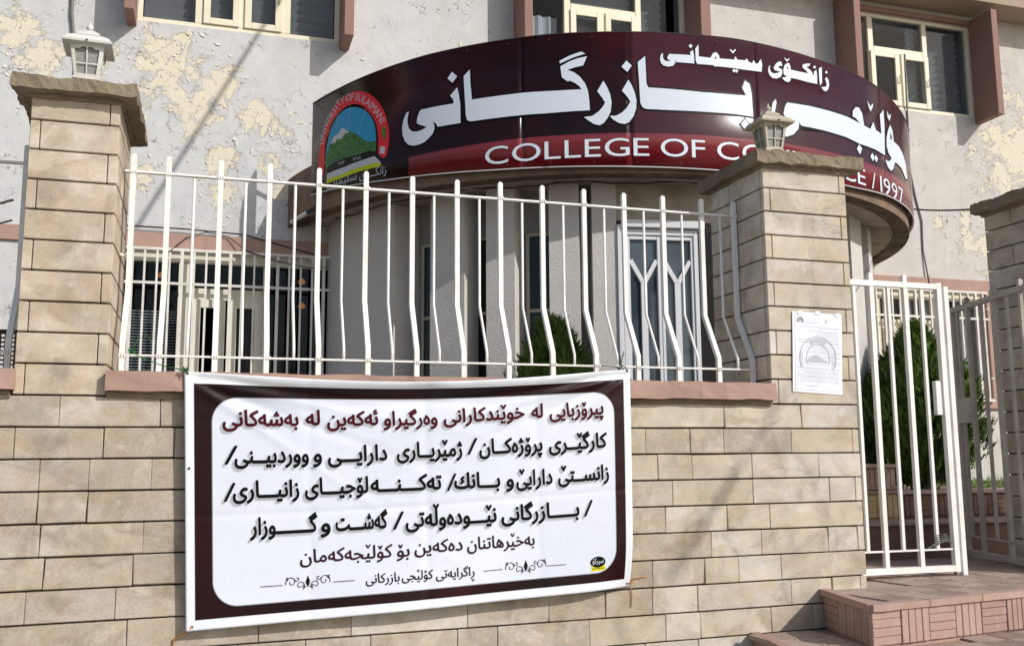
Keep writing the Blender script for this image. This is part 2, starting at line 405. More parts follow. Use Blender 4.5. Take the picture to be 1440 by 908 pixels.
# ------------------------------------------------------------------ mesh helpers
class MB:
    def __init__(s):
        s.v = []; s.f = []; s.mi = []
    def face(s, idx, mi=0):
        s.f.append(tuple(idx)); s.mi.append(mi)
    def box(s, x0, x1, y0, y1, z0, z1, mi=0):
        b = len(s.v)
        s.v += [(x0, y0, z0), (x1, y0, z0), (x1, y1, z0), (x0, y1, z0), (x0, y0, z1), (x1, y0, z1), (x1, y1, z1), (x0, y1, z1)]
        for f in ((0, 3, 2, 1), (4, 5, 6, 7), (0, 1, 5, 4), (1, 2, 6, 5), (2, 3, 7, 6), (3, 0, 4, 7)):
            s.face([b + i for i in f], mi)
        return s
    def chamfer(s, x0, x1, y0, y1, z0, z1, c=0.004, za=0.0, zb=0.0):
        """box whose faces are inset at all edges (24 verts); za/zb lift the right end's bottom/top"""
        b = len(s.v)
        cx, cy, cz = (x0 + x1) / 2, (y0 + y1) / 2, (z0 + z1) / 2
        idx = {}
        for sx_ in (0, 1):
            for sy in (0, 1):
                for sz in (0, 1):
                    for ax in (0, 1, 2):
                        x = (x0, x1)[sx_]; y = (y0, y1)[sy]; z = (z0, z1)[sz]
                        if ax != 0: x += (c, -c)[sx_]
                        if ax != 1: y += (c, -c)[sy]
                        if ax != 2: z += (c, -c)[sz]
                        t = (x - x0) / max(1e-9, (x1 - x0))
                        z += t * (zb if sz else za)
                        idx[(sx_, sy, sz, ax)] = len(s.v)
                        s.v.append((x, y, z))
        I = idx
        def q(*k): s.face([I[i] for i in k])
        for ax in range(3):
            for sd in (0, 1):
                ks = []
                for a, bb in ((0, 0), (1, 0), (1, 1), (0, 1)):
                    k = [0, 0, 0]; k[ax] = sd; o = [i for i in range(3) if i != ax]; k[o[0]] = a; k[o[1]] = bb
                    ks.append((*k, ax))
                if (sd == 0) ^ (ax == 1): ks.reverse()
                q(*ks)
        for ax in range(3):          # edge strips parallel to axis ax
            o = [i for i in range(3) if i != ax]
            for a in (0, 1):
                for bb in (0, 1):
                    k0 = [0, 0, 0]; k1 = [0, 0, 0]
                    k0[o[0]] = k1[o[0]] = a; k0[o[1]] = k1[o[1]] = bb; k1[ax] = 1
                    q((*k0, o[0]), (*k1, o[0]), (*k1, o[1]), (*k0, o[1]))
        for a in (0, 1):
            for bb in (0, 1):
                for cc in (0, 1):
                    q((a, bb, cc, 0), (a, bb, cc, 1), (a, bb, cc, 2))
        return s
    def tube(s, pts, r, n=8, cap=True, sq=False):
        """round (or square) tube along a polyline"""
        pts = [Vector(p) for p in pts]
        b = len(s.v)
        m = len(pts)
        if sq: n = 4
        for i, p in enumerate(pts):
            d = (pts[min(i + 1, m - 1)] - pts[max(i - 1, 0)]).normalized()
            if i in (0, m - 1): sc = 1
            ref = Vector((1, 0, 0)) if abs(d.x) < 0.9 else Vector((0, 0, 1))
            a = d.cross(ref).normalized(); c = d.cross(a).normalized()
            rr = r[i] if isinstance(r, (list, tuple)) else r
            for k in range(n):
                t = 2 * math.pi * (k + (0.5 if sq else 0)) / n
                q = rr * (1.41421 if sq else 1)
                s.v.append(tuple(p + a * math.cos(t) * q + c * math.sin(t) * q))
        for i in range(m - 1):
            for k in range(n):
                k2 = (k + 1) % n
                s.face([b + i * n + k, b + i * n + k2, b + (i + 1) * n + k2, b + (i + 1) * n + k])
        if cap:
            s.face([b + k for k in range(n)][::-1]); s.face([b + (m - 1) * n + k for k in range(n)])
        return s
    def quad(s, a, b_, c, d, mi=0):
        b = len(s.v); s.v += [tuple(a), tuple(b_), tuple(c), tuple(d)]; s.face((b, b + 1, b + 2, b + 3), mi); return s
    def xf(s, M, start=0):
        for i in range(start, len(s.v)):
            s.v[i] = tuple(M @ Vector(s.v[i]))
        return s
    def mesh(s, name, mats, smooth=False, fix=True):
        me = bpy.data.meshes.new(name)
        me.from_pydata(s.v, [], s.f)
        for m in (mats if isinstance(mats, (list, tuple)) else [mats]):
            me.materials.append(MAT[m] if isinstance(m, str) else m)
        if any(s.mi): me.polygons.foreach_set('material_index', s.mi)
        if fix:
            bm = bmesh.new(); bm.from_mesh(me); bmesh.ops.recalc_face_normals(bm, faces=bm.faces); bm.to_mesh(me); bm.free()
        if smooth: me.polygons.foreach_set('use_smooth', [True] * len(me.polygons))
        me.update()
        return me
    def build(s, name, mats, parent=None, smooth=False, fix=True):
        return link(name, s.mesh(name, mats, smooth, fix), parent)

def link(name, me, parent=None, M=None):
    o = bpy.data.objects.new(name, me)
    COL.objects.link(o)
    if parent is not None: o.parent = parent
    if M is not None: o.matrix_local = M
    return o
def tag(o, label=None, cat=None, group=None, kind=None):
    if label: o['label'] = label
    if cat: o['category'] = cat
    if group: o['group'] = group
    if kind: o['kind'] = kind
    return o
def thing(name, label, cat, group=None, loc=(0, 0, 0)):
    """an Empty at the base of the thing; parts are built in its local frame"""
    o = bpy.data.objects.new(name, None); COL.objects.link(o)
    o.empty_display_size = 0.1
    o.location = loc
    return tag(o, label, cat, group)
def rel(loc):
    return Matrix.Translation(-Vector(loc))

def wloc(o):
    v = Vector((0, 0, 0))
    while o is not None:
        v += o.location; o = o.parent
    return v
def part(mb, name, mats, parent, smooth=False, fix=True):
    """link an MB written in world coordinates as a part of parent"""
    w = wloc(parent)
    mb.v = [(x - w.x, y - w.y, z - w.z) for x, y, z in mb.v]
    return mb.build(name, mats, parent, smooth, fix)
def copy_part(me, name, parent, at):
    o = link(name, me, parent); o.location = Vector(at) - wloc(parent); return o

YF = 4.70           # front face of the boundary wall
YB = 9.0            # front face of the building
ZY = 1.33           # yard level behind the wall
ZP = 0.905          # landing level at the gate
LT, LB = 2.015, 1.925   # coping top / bottom

# ------------------------------------------------------------------ ground
g = MB(); g.quad((-60, -60, 0), (60, -60, 0), (60, 60, 0), (-60, 60, 0)); tag(g.build('street_ground', 'ground'), kind='structure')
g = MB(); g.box(-8, 3.55, 4.95, 9.0, 0.02, ZY - 0.01); g.box(3.55, 16, 6.64, 9.0, 0.02, ZY - 0.01); tag(g.build('yard_ground', 'soil'), kind='structure')

# ------------------------------------------------------------------ building
bld = thing('college_building', 'two storey building with peeling grey paint and pink brown window fins behind the boundary wall', 'building', loc=(4.0, 9.0, 0))
UW = [(-0.785, 1.045, 'a'), (2.905, 4.765, 'b'), (6.765, 8.575, 'c')]      # upper windows x0,x1
ZS, ZH = 5.61, 6.76
GW = [(-1.6, 1.145), (6.72, 8.51)]                                # ground floor windows
GS, GH = 2.275, 3.50
XS = sorted({-9, 17, *[w[0] for w in UW], *[w[1] for w in UW], *[w[0] for w in GW], *[w[1] for w in GW]})
ZZ = [0.0, GS, GH, ZS, ZH, 8.2]
wall = MB()
def solid(xc, zc):
    for a, b, _ in UW:
        if a < xc < b and ZS < zc < ZH: return False
    for a, b in GW:
        if a < xc < b and GS < zc < GH: return False
    return True
for i in range(len(XS) - 1):
    for j in range(len(ZZ) - 1):
        if solid((XS[i] + XS[i + 1]) / 2, (ZZ[j] + ZZ[j + 1]) / 2):
            wall.quad((XS[i], YB, ZZ[j]), (XS[i + 1], YB, ZZ[j]), (XS[i + 1], YB, ZZ[j + 1]), (XS[i], YB, ZZ[j + 1]))
            wall.quad((XS[i], YB + .25, ZZ[j]), (XS[i + 1], YB + .25, ZZ[j]), (XS[i + 1], YB + .25, ZZ[j + 1]), (XS[i], YB + .25, ZZ[j + 1]))
for (a, b, s0, s1) in [(w[0], w[1], ZS, ZH) for w in UW] + [(w[0], w[1], GS, GH) for w in GW]:
    y0, y1 = YB, YB + .25
    wall.quad((a, y0, s0), (a, y1, s0), (a, y1, s1), (a, y0, s1)); wall.quad((b, y0, s0), (b, y1, s0), (b, y1, s1), (b, y0, s1))
    wall.quad((a, y0, s0), (b, y0, s0), (b, y1, s0), (a, y1, s0)); wall.quad((a, y0, s1), (b, y0, s1), (b, y1, s1), (a, y1, s1))
wall_o = part(wall, 'wall', 'wall_paint', bld, fix=False)
ev = MB(); ev.box(-9, 17, 8.61, 9.6, 6.89, 7.25); part(ev, 'eave', 'eave', bld)
rm = MB()                                                           # dark rooms behind the openings
for (a, b, s0, s1) in [(w[0], w[1], ZS, ZH) for w in UW] + [(w[0], w[1], GS, GH) for w in GW]:
    a -= .25; b += .25; s0 -= .3; s1 += .2; y0, y1 = YB + .26, YB + 2.2
    rm.quad((a, y1, s0), (b, y1, s0), (b, y1, s1), (a, y1, s1)); rm.quad((a, y0, s0), (a, y1, s0), (a, y1, s1), (a, y0, s1)); rm.quad((b, y0, s0), (b, y1, s0), (b, y1, s1), (b, y0, s1))
    rm.quad((a, y0, s0), (b, y0, s0), (b, y1, s0), (a, y1, s0)); rm.quad((a, y0, s1), (b, y0, s1), (b, y1, s1), (a, y1, s1))
    part(rm, 'room_interior', 'interior', bld, fix=False); rm = MB()
bands = MB(); bands.chamfer(-2.4, 1.36, YB - .03, YB + .02, GH, GH + .135, .005); part(bands, 'lintel_band', 'pink', bld)
bands = MB(); bands.chamfer(6.5, 8.62, YB - .03, YB + .02, GH, GH + .135, .005); part(bands, 'lintel_band', 'pink', bld)
bands = MB(); bands.chamfer(1.148, 1.40, YB - .028, YB + .02, GS + .002, GH - .003, .005); part(bands, 'window_jamb', 'fin', bld)
bands = MB(); bands.chamfer(8.512, 8.61, YB - .028, YB + .02, GS + .002, GH - .003, .005); part(bands, 'window_jamb', 'pink', bld)
bands = MB(); bands.chamfer(6.5, 8.65, YB - .04, YB + .02, GS - .12, GS, .005); part(bands, 'window_sill', 'pink', bld)
bands = MB(); bands.chamfer(-2.4, 1.3, YB - .04, YB + .02, GS - .12, GS, .005); part(bands, 'window_sill', 'pink', bld)

# fins beside the upper windows: concrete blades, their lower end cut on a slant
def fin(x0, x1, lab=None):
    m = MB(); c = .005
    m.chamfer(x0, x1, YB - .365, YB + .02, 5.545, 6.83, c)
    o = part(m, 'window_fin', 'fin', bld)
    return o
for a, b in ((-.868, -.787), (1.047, 1.137), (2.815, 2.903), (4.767, 4.885), (6.675, 6.763), (8.577, 8.665)):
    fin(a, b)
for a, b, _ in UW:
    m = MB(); m.chamfer(a + .003, b - .003, YB - .05, YB + .02, ZH + .002, ZH + .06, .004); part(m, 'window_head', 'fin', bld)

def rect_frame(m, x0, x1, z0, z1, y0, y1, w, wt=None, wb=None):
    wt = w if wt is None else wt; wb = w if wb is None else wb
    m.chamfer(x0, x0 + w, y0, y1, z0, z1, .003); m.chamfer(x1 - w, x1, y0, y1, z0, z1, .003)
    m.chamfer(x0 + w + .0005, x1 - w - .0005, y0 + .001, y1 - .001, z1 - wt, z1, .003)
    m.chamfer(x0 + w + .0005, x1 - w - .0005, y0 + .001, y1 - .001, z0, z0 + wb, .003)

def upper_window(x0, x1, muls, sashes, blinds, curt):
    win = MB(); rect_frame(win, x0 + .002, x1 - .002, ZS + .002, ZH - .002, YB + .012, YB + .07, .042)
    for a, b, z0, z1 in muls:
        win.chamfer(a, b, YB + .014, YB + .068, z0, z1, .003)
    w = part(win, 'window', 'cream_frame', bld)
    for a, b, z0, z1 in sashes:
        m = MB(); rect_frame(m, a, b, z0, z1, YB - .008, YB + .035, .062); s_ = part(m, 'sash', 'cream_frame', w)
        m = MB(); m.tube([((a + b) / 2 - .02 if False else b - .028, YB - .012, (z0 + z1) / 2 - .05), (b - .028, YB - .03, (z0 + z1) / 2 - .04), (b - .028, YB - .03, (z0 + z1) / 2 + .04)], .006, 6); part(m, 'handle', 'dull_frame', w)
        m = MB(); m.box(a + .06, b - .06, YB + .016, YB + .020, z0 + .06, z1 - .06); part(m, 'pane', 'glass', w)
    fixed = curt['panes']
    for a, b, z0, z1 in fixed:
        m = MB(); m.box(a, b, YB + .040, YB + .044, z0, z1); part(m, 'pane', 'glass', w)
    if blinds:
        m = MB()
        for a, b in blinds:
            z = ZH - .05
            while z > ZS + .05:
                m.quad((a, YB + .13, z), (b, YB + .13, z), (b, YB + .175, z - .075), (a, YB + .175, z - .075)); z -= .088
        o = part(m, 'window_blind', 'blind', w, fix=False)
    if curt.get('cloth'):
        m = MB()
        for a, b, z0, z1 in curt['cloth']:
            n = int((b - a) / .03) + 2
            for k in range(n - 1):
                xa = a + (b - a) * k / (n - 1); xb = a + (b - a) * (k + 1) / (n - 1)
                ya = YB + .16 + .02 * math.sin(k * 1.7); yb = YB + .16 + .02 * math.sin((k + 1) * 1.7)
                m.quad((xa, ya, z0), (xb, yb, z0), (xb, yb, z1), (xa, ya, z1))
        part(m, 'curtain', 'curtain', w, fix=False)
    return w
ZT = 6.33
x0 = UW[0][0]
upper_window(x0, UW[0][1], [(-.285, -.215, ZS + .045, ZH - .045), (.50, .58, ZS + .045, ZH - .045), (-.21, .497, ZT - .03, ZT + .035), (.105, .165, ZS + .045, ZT - .032)],
             [(-.212, .112, ZS + .045, ZT - .032), (.158, .50, ZS + .045, ZT - .032)], [(-.74, -.29), (-.20, .49), (.585, 1.0)],
             dict(panes=[(-.74, -.288, ZS + .045, ZH - .045), (.583, 1.0, ZS + .045, ZH - .045), (-.21, .497, ZT + .037, ZH - .045)]))
x0 = UW[1][0]
upper_window(x0, UW[1][1], [(3.375, 3.445, ZS + .045, ZH - .045), (4.19, 4.255, ZS + .045, ZH - .045), (3.448, 4.187, ZT - .03, ZT + .035), (3.79, 3.845, ZS + .045, ZT - .032)],
             [(3.44, 3.80, ZS + .045, ZT - .032), (3.835, 4.195, ZS + .045, ZT - .032)], [(3.45, 4.18), (4.27, 4.55)],
             dict(panes=[(2.95, 3.373, ZS + .045, ZH - .045), (4.257, 4.72, ZS + .045, ZH - .045), (3.448, 4.187, ZT + .037, ZH - .045)], cloth=[(2.95, 3.34, ZS, 6.25), (3.47, 3.72, ZS, 6.1), (3.9, 4.1, ZS, 6.1), (4.27, 4.5, ZS, 6.0)]))
x0 = UW[2][0]
upper_window(x0, UW[2][1], [(7.14, 7.21, ZS + .045, ZH - .045), (7.90, 7.965, ZS + .045, ZH - .045), (7.213, 7.897, ZT - .03, ZT + .035), (7.53, 7.585, ZS + .045, ZT - .032)],
             [(7.15, 7.545, ZS + .045, ZT - .032), (7.57, 7.955, ZS + .045, ZT - .032)], [(7.78, 7.9), (8.03, 8.50)],
             dict(panes=[(6.81, 7.138, ZS + .045, ZH - .045), (7.967, 8.53, ZS + .045, ZH - .045), (7.213, 7.897, ZT + .037, ZH - .045)], cloth=[(7.66, 7.84, ZS, 6.2)]))

# ground floor windows with grilles
def ground_window(x0, x1, muls, sashes, panes, frame='cream_frame', extra=None):
    win = MB(); rect_frame(win, x0 + .002, x1 - .002, GS + .002, GH - .002, YB + .03, YB + .10, .05, .11, .05)
    for a, b, z0, z1 in muls: win.chamfer(a, b, YB + .032, YB + .098, z0, z1, .003)
    w = part(win, 'window', frame, bld)
    for a, b, z0, z1, sw in sashes:
        m = MB(); rect_frame(m, a, b, z0, z1, YB + .005, YB + .05, sw); part(m, 'sash', 'pale_frame', w)
    for a, b, z0, z1, mt in panes:
        m = MB(); m.box(a, b, YB + .062, YB + .066, z0, z1); part(m, 'pane', mt, w)
    if extra: extra(w)
def blind_left(w):
    m = MB()
    z = 2.95
    while z > GS + .05:
        m.box(-.80, -.345, YB + .14, YB + .165, z, z + .006); z -= .026
    part(m, 'window_blind', 'blind_white', w, fix=False)
ground_window(GW[0][0], GW[0][1], [(-.335, -.215, GS + .055, GH - .115), (.40, .46, GS + .055, GH - .115), (-.212, .397, 3.06, 3.16)],
              [(-.212, .075, GS + .055, 3.058, .075), (.105, .40, GS + .055, 3.058, .07)],
              [(-1.5, -.34, GS + .05, 3.40, 'glass'), (.463, 1.09, GS + .05, 3.40, 'glass'), (-.212, .397, 3.165, 3.40, 'glass'), (.175, .33, GS + .12, 2.98, 'glass')], 'pale_frame', blind_left)
def curt_right(w):
    m = MB()
    for a, b, z0, z1 in ((6.95, 7.12, GS, 3.38), (7.5, 7.62, GS, 3.4), (7.75, 7.98, GS, 3.4), (8.2, 8.4, GS, 3.4)):
        for k in range(8):
            xa = a + (b - a) * k / 8; xb = a + (b - a) * (k + 1) / 8
            m.quad((xa, YB + .16 + .015 * (k % 2), z0), (xb, YB + .16 + .015 * ((k + 1) % 2), z0), (xb, YB + .16 + .015 * ((k + 1) % 2), z1), (xa, YB + .16 + .015 * (k % 2), z1))
    part(m, 'curtain', 'curtain', w, fix=False)
ground_window(GW[1][0], GW[1][1], [(7.02, 7.10, GS + .055, GH - .115), (7.78, 7.85, GS + .055, GH - .115), (7.103, 7.777, 3.04, 3.15)],
              [(7.105, 7.42, GS + .055, 3.038, .07), (7.45, 7.775, GS + .055, 3.038, .07)],
              [(6.77, 7.02, GS + .05, 3.40, 'glass'), (7.853, 8.46, GS + .05, 3.40, 'glass'), (7.103, 7.777, 3.155, 3.40, 'glass'), (7.17, 7.35, GS + .12, 2.97, 'glass'), (7.52, 7.71, GS + .12, 2.97, 'glass')], 'cream_frame', curt_right)

BAR = MB().tube([(0, 0, GS - .03), (0, 0, GH - .03)], .009, sq=True).mesh('grille_bar', 'grille_metal')
BARW = MB().tube([(0, 0, GS - .03), (0, 0, GH - .03)], .0135, sq=True).mesh('grille_bar', 'grille_metal')
def grille(x0, x1, first, name='window_grille', pitch=.1035, wide=4):
    y = YB - .07
    m = MB()
    m.tube([(x0, y, GH - .02), (x1, y, GH - .02)], .0125, sq=True); m.tube([(x0, y, 3.175), (x1, y, 3.175)], .011, sq=True); m.tube([(x0, y, GS - .03), (x1, y, GS - .03)], .0125, sq=True)
    for x in (x0, x1):
        for z in (3.3, 2.5): m.tube([(x, y, z), (x, YB + .01, z)], .01, sq=True)
    gg = part(m, name, 'grille_metal', bld)
    x = first; k = 0
    while x < x1 + .01:
        copy_part(BARW if k % wide == 0 else BAR, 'bar', gg, (x, y + .001, 0)); x += pitch; k += 1
    return gg
grille(-1.55, 1.03, -1.549)
grille(6.66, 8.485, 6.62 + .04)

# ------------------------------------------------------------------ round canopy (part of the building)
CX, CY, RC = 3.84, 9.78, 3.33
A0 = math.degrees(math.asin((CY - YB) / RC))
def arc(r, z, n, a0, a1, cx=CX, cy=CY):
    return [(cx + r * math.sin(a0 + (a1 - a0) * k / n), cy - r * math.cos(a0 + (a1 - a0) * k / n), z) for k in range(n + 1)]
def amax(r, cy=CY): return math.acos((cy - YB) / r)
def ring_surface(m, r, z0, z1, n=96, jag=0.0):
    a = amax(r); lo = arc(r, z0, n, -a, a); hi = arc(r, z1, n, -a, a)
    for k in range(n):
        m.quad(lo[k], lo[k + 1], hi[k + 1], hi[k])
def ring_flat(m, r0, r1, z, n=96, z1=None):
    a0, a1 = amax(r0), amax(r1)
    p = arc(r0, z, n, -a0, a0); q = arc(r1, z if z1 is None else z1, n, -a1, a1)
    for k in range(n): m.quad(p[k], p[k + 1], q[k + 1], q[k])
cn = MB()
ring_surface(cn, RC, 3.765, 4.22); pass
# roof of the slab
b = len(cn.v); a = amax(RC); top = arc(RC, 4.22, 96, -a, a); cn.v += top; cn.face(list(range(b, b + 97)))
canopy = part(cn, 'canopy_slab', 'fascia', bld, fix=False)
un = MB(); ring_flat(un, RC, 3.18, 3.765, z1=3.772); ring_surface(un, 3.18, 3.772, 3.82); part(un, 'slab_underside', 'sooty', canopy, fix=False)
sf = MB(); b = len(sf.v); a = amax(3.18); sf.v += arc(3.18, 3.79, 96, -a, a); sf.face(list(range(b, b + 97)))
part(sf, 'soffit', 'soffit', canopy, fix=False)
# piers, recessed narrow windows and the door under the canopy
PX, PY = CX, CY
def pol(r, deg, z): return (PX + r * math.sin(R(deg)), PY - r * math.cos(R(deg)), z)
def pier(d0, d1, r=2.98, depth=.30, mat='stucco', z1=3.815):
    m = MB(); n = max(1, int((d1 - d0) / 6))
    A = [pol(r, d0 + (d1 - d0) * k / n, ZY - .02) for k in range(n + 1)]; B_ = [pol(r, d0 + (d1 - d0) * k / n, z1) for k in range(n + 1)]
    # sides stay parallel to the pier's middle line
    mid = R((d0 + d1) / 2); back = Vector((-math.sin(mid), math.cos(mid), 0)) * depth
    for k in range(n): m.quad(A[k], A[k + 1], B_[k + 1], B_[k])
    m.quad(A[0], Vector(A[0]) + back, Vector(B_[0]) + back, B_[0]); m.quad(A[n], Vector(A[n]) + back, Vector(B_[n]) + back, B_[n])
    return part(m, 'pier', mat, bld, fix=False)
for d0, d1 in ((-74, -54), (-46.5, -40.3), (-36.6, -32.0), (-26.6, -22.0), (-20, -16.3), (2.5, 8), (13, 18), (23, 28), (32.2, 38.2), (43.5, 48.8), (54, 59), (64, 69)):
    pier(d0, d1)
back = MB()
RB = 2.72
for k in range(60):
    d0, d1 = -73 + 146 * k / 60, -73 + 146 * (k + 1) / 60
    if -16 < (d0 + d1) / 2 < 1: continue
    back.quad(pol(RB, d0, ZY - .02), pol(RB, d1, ZY - .02), pol(RB, d1, 3.818), pol(RB, d0, 3.818))
part(back, 'porch_wall', 'recess', bld, fix=False)
def slot_window(d0, d1, top=3.455):
    m = MB(); w = .022; r = RB + .03
    def strip(a, b, z0, z1): m.quad(pol(r, a, z0), pol(r, b, z0), pol(r, b, z1), pol(r, a, z1))
    dd = .55
    strip(d0, d0 + dd, ZY + .3, top); strip(d1 - dd, d1, ZY + .3, top); strip(d0 + dd, d1 - dd, top - .025, top); strip(d0 + dd, d1 - dd, 2.80, 2.825)
    # give the strips thickness
    n0 = len(m.v)
    w_ = part(m, 'window', 'dull_frame', bld, fix=False)
    mod = w_.modifiers.new('thick', 'SOLIDIFY'); mod.thickness = .02
    p = MB(); r = RB + .022
    for z0, z1 in ((ZY + .3, 2.80), (2.825, top - .025)):
        p.quad(pol(r, d0 + dd, z0), pol(r, d1 - dd, z0), pol(r, d1 - dd, z1), pol(r, d0 + dd, z1))
    part(p, 'pane', 'dark_glass', w_, fix=False)
for d0, d1 in ((-51.8, -46.3), (-41.0, -36.2), (-31.2, -26.2), (38.4, 43), (49, 53.5)):
    slot_window(d0, d1)

# entrance door: two leaves with Y-shaped glazing bars
dl = Vector(pol(2.95, -14.9, 0)); dr = Vector(pol(2.95, -2.9, 0)); dv = (dr - dl); DW = dv.length; dv.normalize(); dn = Vector((dv.y, -dv.x, 0))
ZD0, ZD1 = ZY, 3.40
dM = Matrix(((dv.x, -dn.x, 0, dl.x), (dv.y, -dn.y, 0, dl.y), (0, 0, 1, 0), (0, 0, 0, 1)))   # local x along door, y inwards
def door_part(mb, name, mat, parent):
    mb.xf(dM); return part(mb, name, mat, parent)
m = MB(); rect_frame(m, -.03, DW - .03, ZD0, ZD1 + .02, -.03, .06, .035, .05, .06)
m.chamfer(-.075, -.035, -.04, .05, ZY, 3.45, .004); m.chamfer(-.03, DW + .02, -.07, .05, ZD1 + .024, ZD1 + .085, .004)
door = door_part(m, 'entrance_door', 'door_white', bld)
m = MB(); m.box(-.16, DW + .10, .0, .25, ZD1 + .09, 3.81); door_part(m, 'door_lintel', 'soffit', bld)
def bar(m, x0, z0, x1, z1, w, y0=-.012, y1=.03):
    d = Vector((x1 - x0, 0, z1 - z0)).normalized(); nrm = Vector((-d.z, 0, d.x)) * w / 2
    P = [Vector((x0, 0, z0)) + nrm, Vector((x0, 0, z0)) - nrm, Vector((x1, 0, z1)) - nrm, Vector((x1, 0, z1)) + nrm]
    b = len(m.v); m.v += [(p.x, y0, p.z) for p in P] + [(p.x, y1, p.z) for p in P]
    for f in ((0, 1, 2, 3), (7, 6, 5, 4), (0, 4, 5, 1), (1, 5, 6, 2), (2, 6, 7, 3), (3, 7, 4, 0)): m.face([b + i for i in f])
half = (DW - .07) / 2
for k in range(2):
    xa = .006 + k * (half + .002); xb = xa + half - .002
    m = MB(); rect_frame(m, xa, xb, ZD0 + .062, ZD1 - .035, -.018, .035, .024, .03, .09)
    xm = (xa + xb) / 2; zj = 3.00
    bar(m, xm, ZD0 + .15, xm, zj, .048); bar(m, xm - .005, zj - .01, xa + .03, zj + .17, .034, -.013, .031); bar(m, xm + .005, zj - .01, xb - .03, zj + .17, .034, -.014, .032)
    for zr in (1.95,): bar(m, xa + .04, zr, xb - .04, zr, .05, -.010, .028)
    lf = door_part(m, 'door_leaf', 'door_white', door)
    m = MB(); m.box(xa + .03, xb - .03, .012, .016, ZD0 + .1, ZD1 - .06); door_part(m, 'pane', 'door_glass', door)
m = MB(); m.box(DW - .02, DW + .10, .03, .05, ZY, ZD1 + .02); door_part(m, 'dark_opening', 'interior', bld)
m = MB(); m.tube([(1.30, 8.02, 1.5), (1.30, 8.02, 3.3)], .02); 

# ------------------------------------------------------------------ boundary wall, coursed stone with open joints
bw = thing('boundary_wall', 'low boundary wall of long beige stones with a pink coping behind the banner', 'stone wall', loc=(1.3, YF, 0))
core = MB(); core.box(-4.0, 3.485, YF + .028, YF + .30, 0.0, 1.93); part(core, 'wall_core', 'joint', bw)
def zj(k, x):         # joint height: courses are a little thinner to the right
    t = min(1.2, max(-.3, (x + .65) / 3.65))
    return 1.905 - k * (.1402 - .0052 * t)
random.seed(11)
def stone(x0, x1, za0, za1, zb0, zb1, y, mat, parent, g=.0036, gv=.0011, depth=.03, name='stone'):
    """za0/za1 bottom left/right, zb0/zb1 top left/right"""
    m = MB(); yy = y + random.uniform(-.0022, .0018)
    m.chamfer(x0 + gv, x1 - gv, yy, yy + depth, za0 + g, zb0 - g, .0035, za1 - za0, zb1 - zb0)
    # worn corners: a few of the front edge points are knocked back
    if random.random() < .4:          # one broken corner
        sx_, sz_ = random.choice((0, 1)), random.choice((0, 1)); d_ = random.uniform(.003, .009)
        for sy in (0,):
            for ax in (0, 1, 2):
                q = (sx_ * 4 + sy * 2 + sz_) * 3 + ax; a, b_, c_ = m.v[q]
                m.v[q] = (a + (d_ if sx_ == 0 else -d_) * random.uniform(.4, 1), b_ + d_ * .5, c_ + (d_ if sz_ == 0 else -d_) * random.uniform(.2, .7))
    for q in random.sample(range(24), 5):
        a, b_, c_ = m.v[q]; m.v[q] = (a + random.uniform(-.0015, .0015), b_ + (random.uniform(0, .005) if b_ < yy + .006 else 0), c_ + random.uniform(-.0018, .0018))
    return part(m, name, mat, parent, fix=True)
for k in range(13):
    x = -2.9 + random.uniform(0, .2)
    end = 3.497
    corner = .045 if k % 2 else 0.0
    while x < end - .02:
        L = random.choice((.20, .26, .30, .36, .42, .48, .56))
        nx = x + L
        if nx > end - corner - .12: nx = end - corner
        if x >= end - corner - .001: nx = end
        zb0, zb1, za0, za1 = zj(k, x), zj(k, nx), zj(k + 1, x), zj(k + 1, nx)
        xm = (x + nx) / 2
        p = (xm + .3) / 3.2
        mat = 'stone_pale' if random.random() < p * 1.15 - .25 else 'stone_grey'
        stone(x, nx, za0, za1, zb0, zb1, YF, mat, bw, gv=random.choice((.0003, .0008, .0014)))
        x = nx
end_m = MB(); end_m.box(3.45, 3.492, YF + .034, YF + .31, 0, 1.9); part(end_m, 'wall_end', 'stone_pale', bw)

def rough_slab(x0, x1, y0, y1, z0, z1, amp, res=.03, seed=0, drop=0.0):
    """slab whose faces are broken up by noise"""
    bm = bmesh.new(); bmesh.ops.create_cube(bm, size=1)
    for v in bm.verts:
        v.co = Vector(((x0 + x1) / 2 + v.co.x * (x1 - x0), (y0 + y1) / 2 + v.co.y * (y1 - y0), (z0 + z1) / 2 + v.co.z * (z1 - z0)))
    for ax, (a, b_) in enumerate(((x0, x1), (y0, y1), (z0, z1))):
        n = max(1, int((b_ - a) / res)); n = min(n, 60)
        for i in range(1, n):
            co = [0, 0, 0]; co[ax] = a + (b_ - a) * i / n; no = [0, 0, 0]; no[ax] = 1
            bmesh.ops.bisect_plane(bm, geom=bm.verts[:] + bm.edges[:] + bm.faces[:], plane_co=co, plane_no=no)
    for v in bm.verts:
        p = v.co * 9 + Vector((seed * 7.1, 0, 0)); q = v.co * 38
        d = noise.noise_vector(p) * amp + noise.noise_vector(q) * amp * .55
        v.co += d
    mb = MB(); bm.verts.index_update()
    mb.v = [tuple(v.co) for v in bm.verts]
    for f in bm.faces: mb.face([v.index for v in f.verts])
    bm.free(); return mb
cp = rough_slab(-.462, 2.95, YF - .052, YF + .30, LB, LT, .006, .03, 2); part(cp, 'coping', 'pink', bw)
cp = rough_slab(-2.9, -.832, YF - .052, YF + .30, LB, LT, .006, .03, 5); part(cp, 'coping', 'pink', bw)
mt = rough_slab(-.462, 2.945, YF - .012, YF + .02, LB - .03, LB - .002, .007, .03, 8); part(mt, 'mortar_bed', 'cap', bw)
mt = rough_slab(-2.9, -.85, YF - .012, YF + .02, LB - .03, LB - .002, .007, .03, 9); part(mt, 'mortar_bed', 'cap', bw)

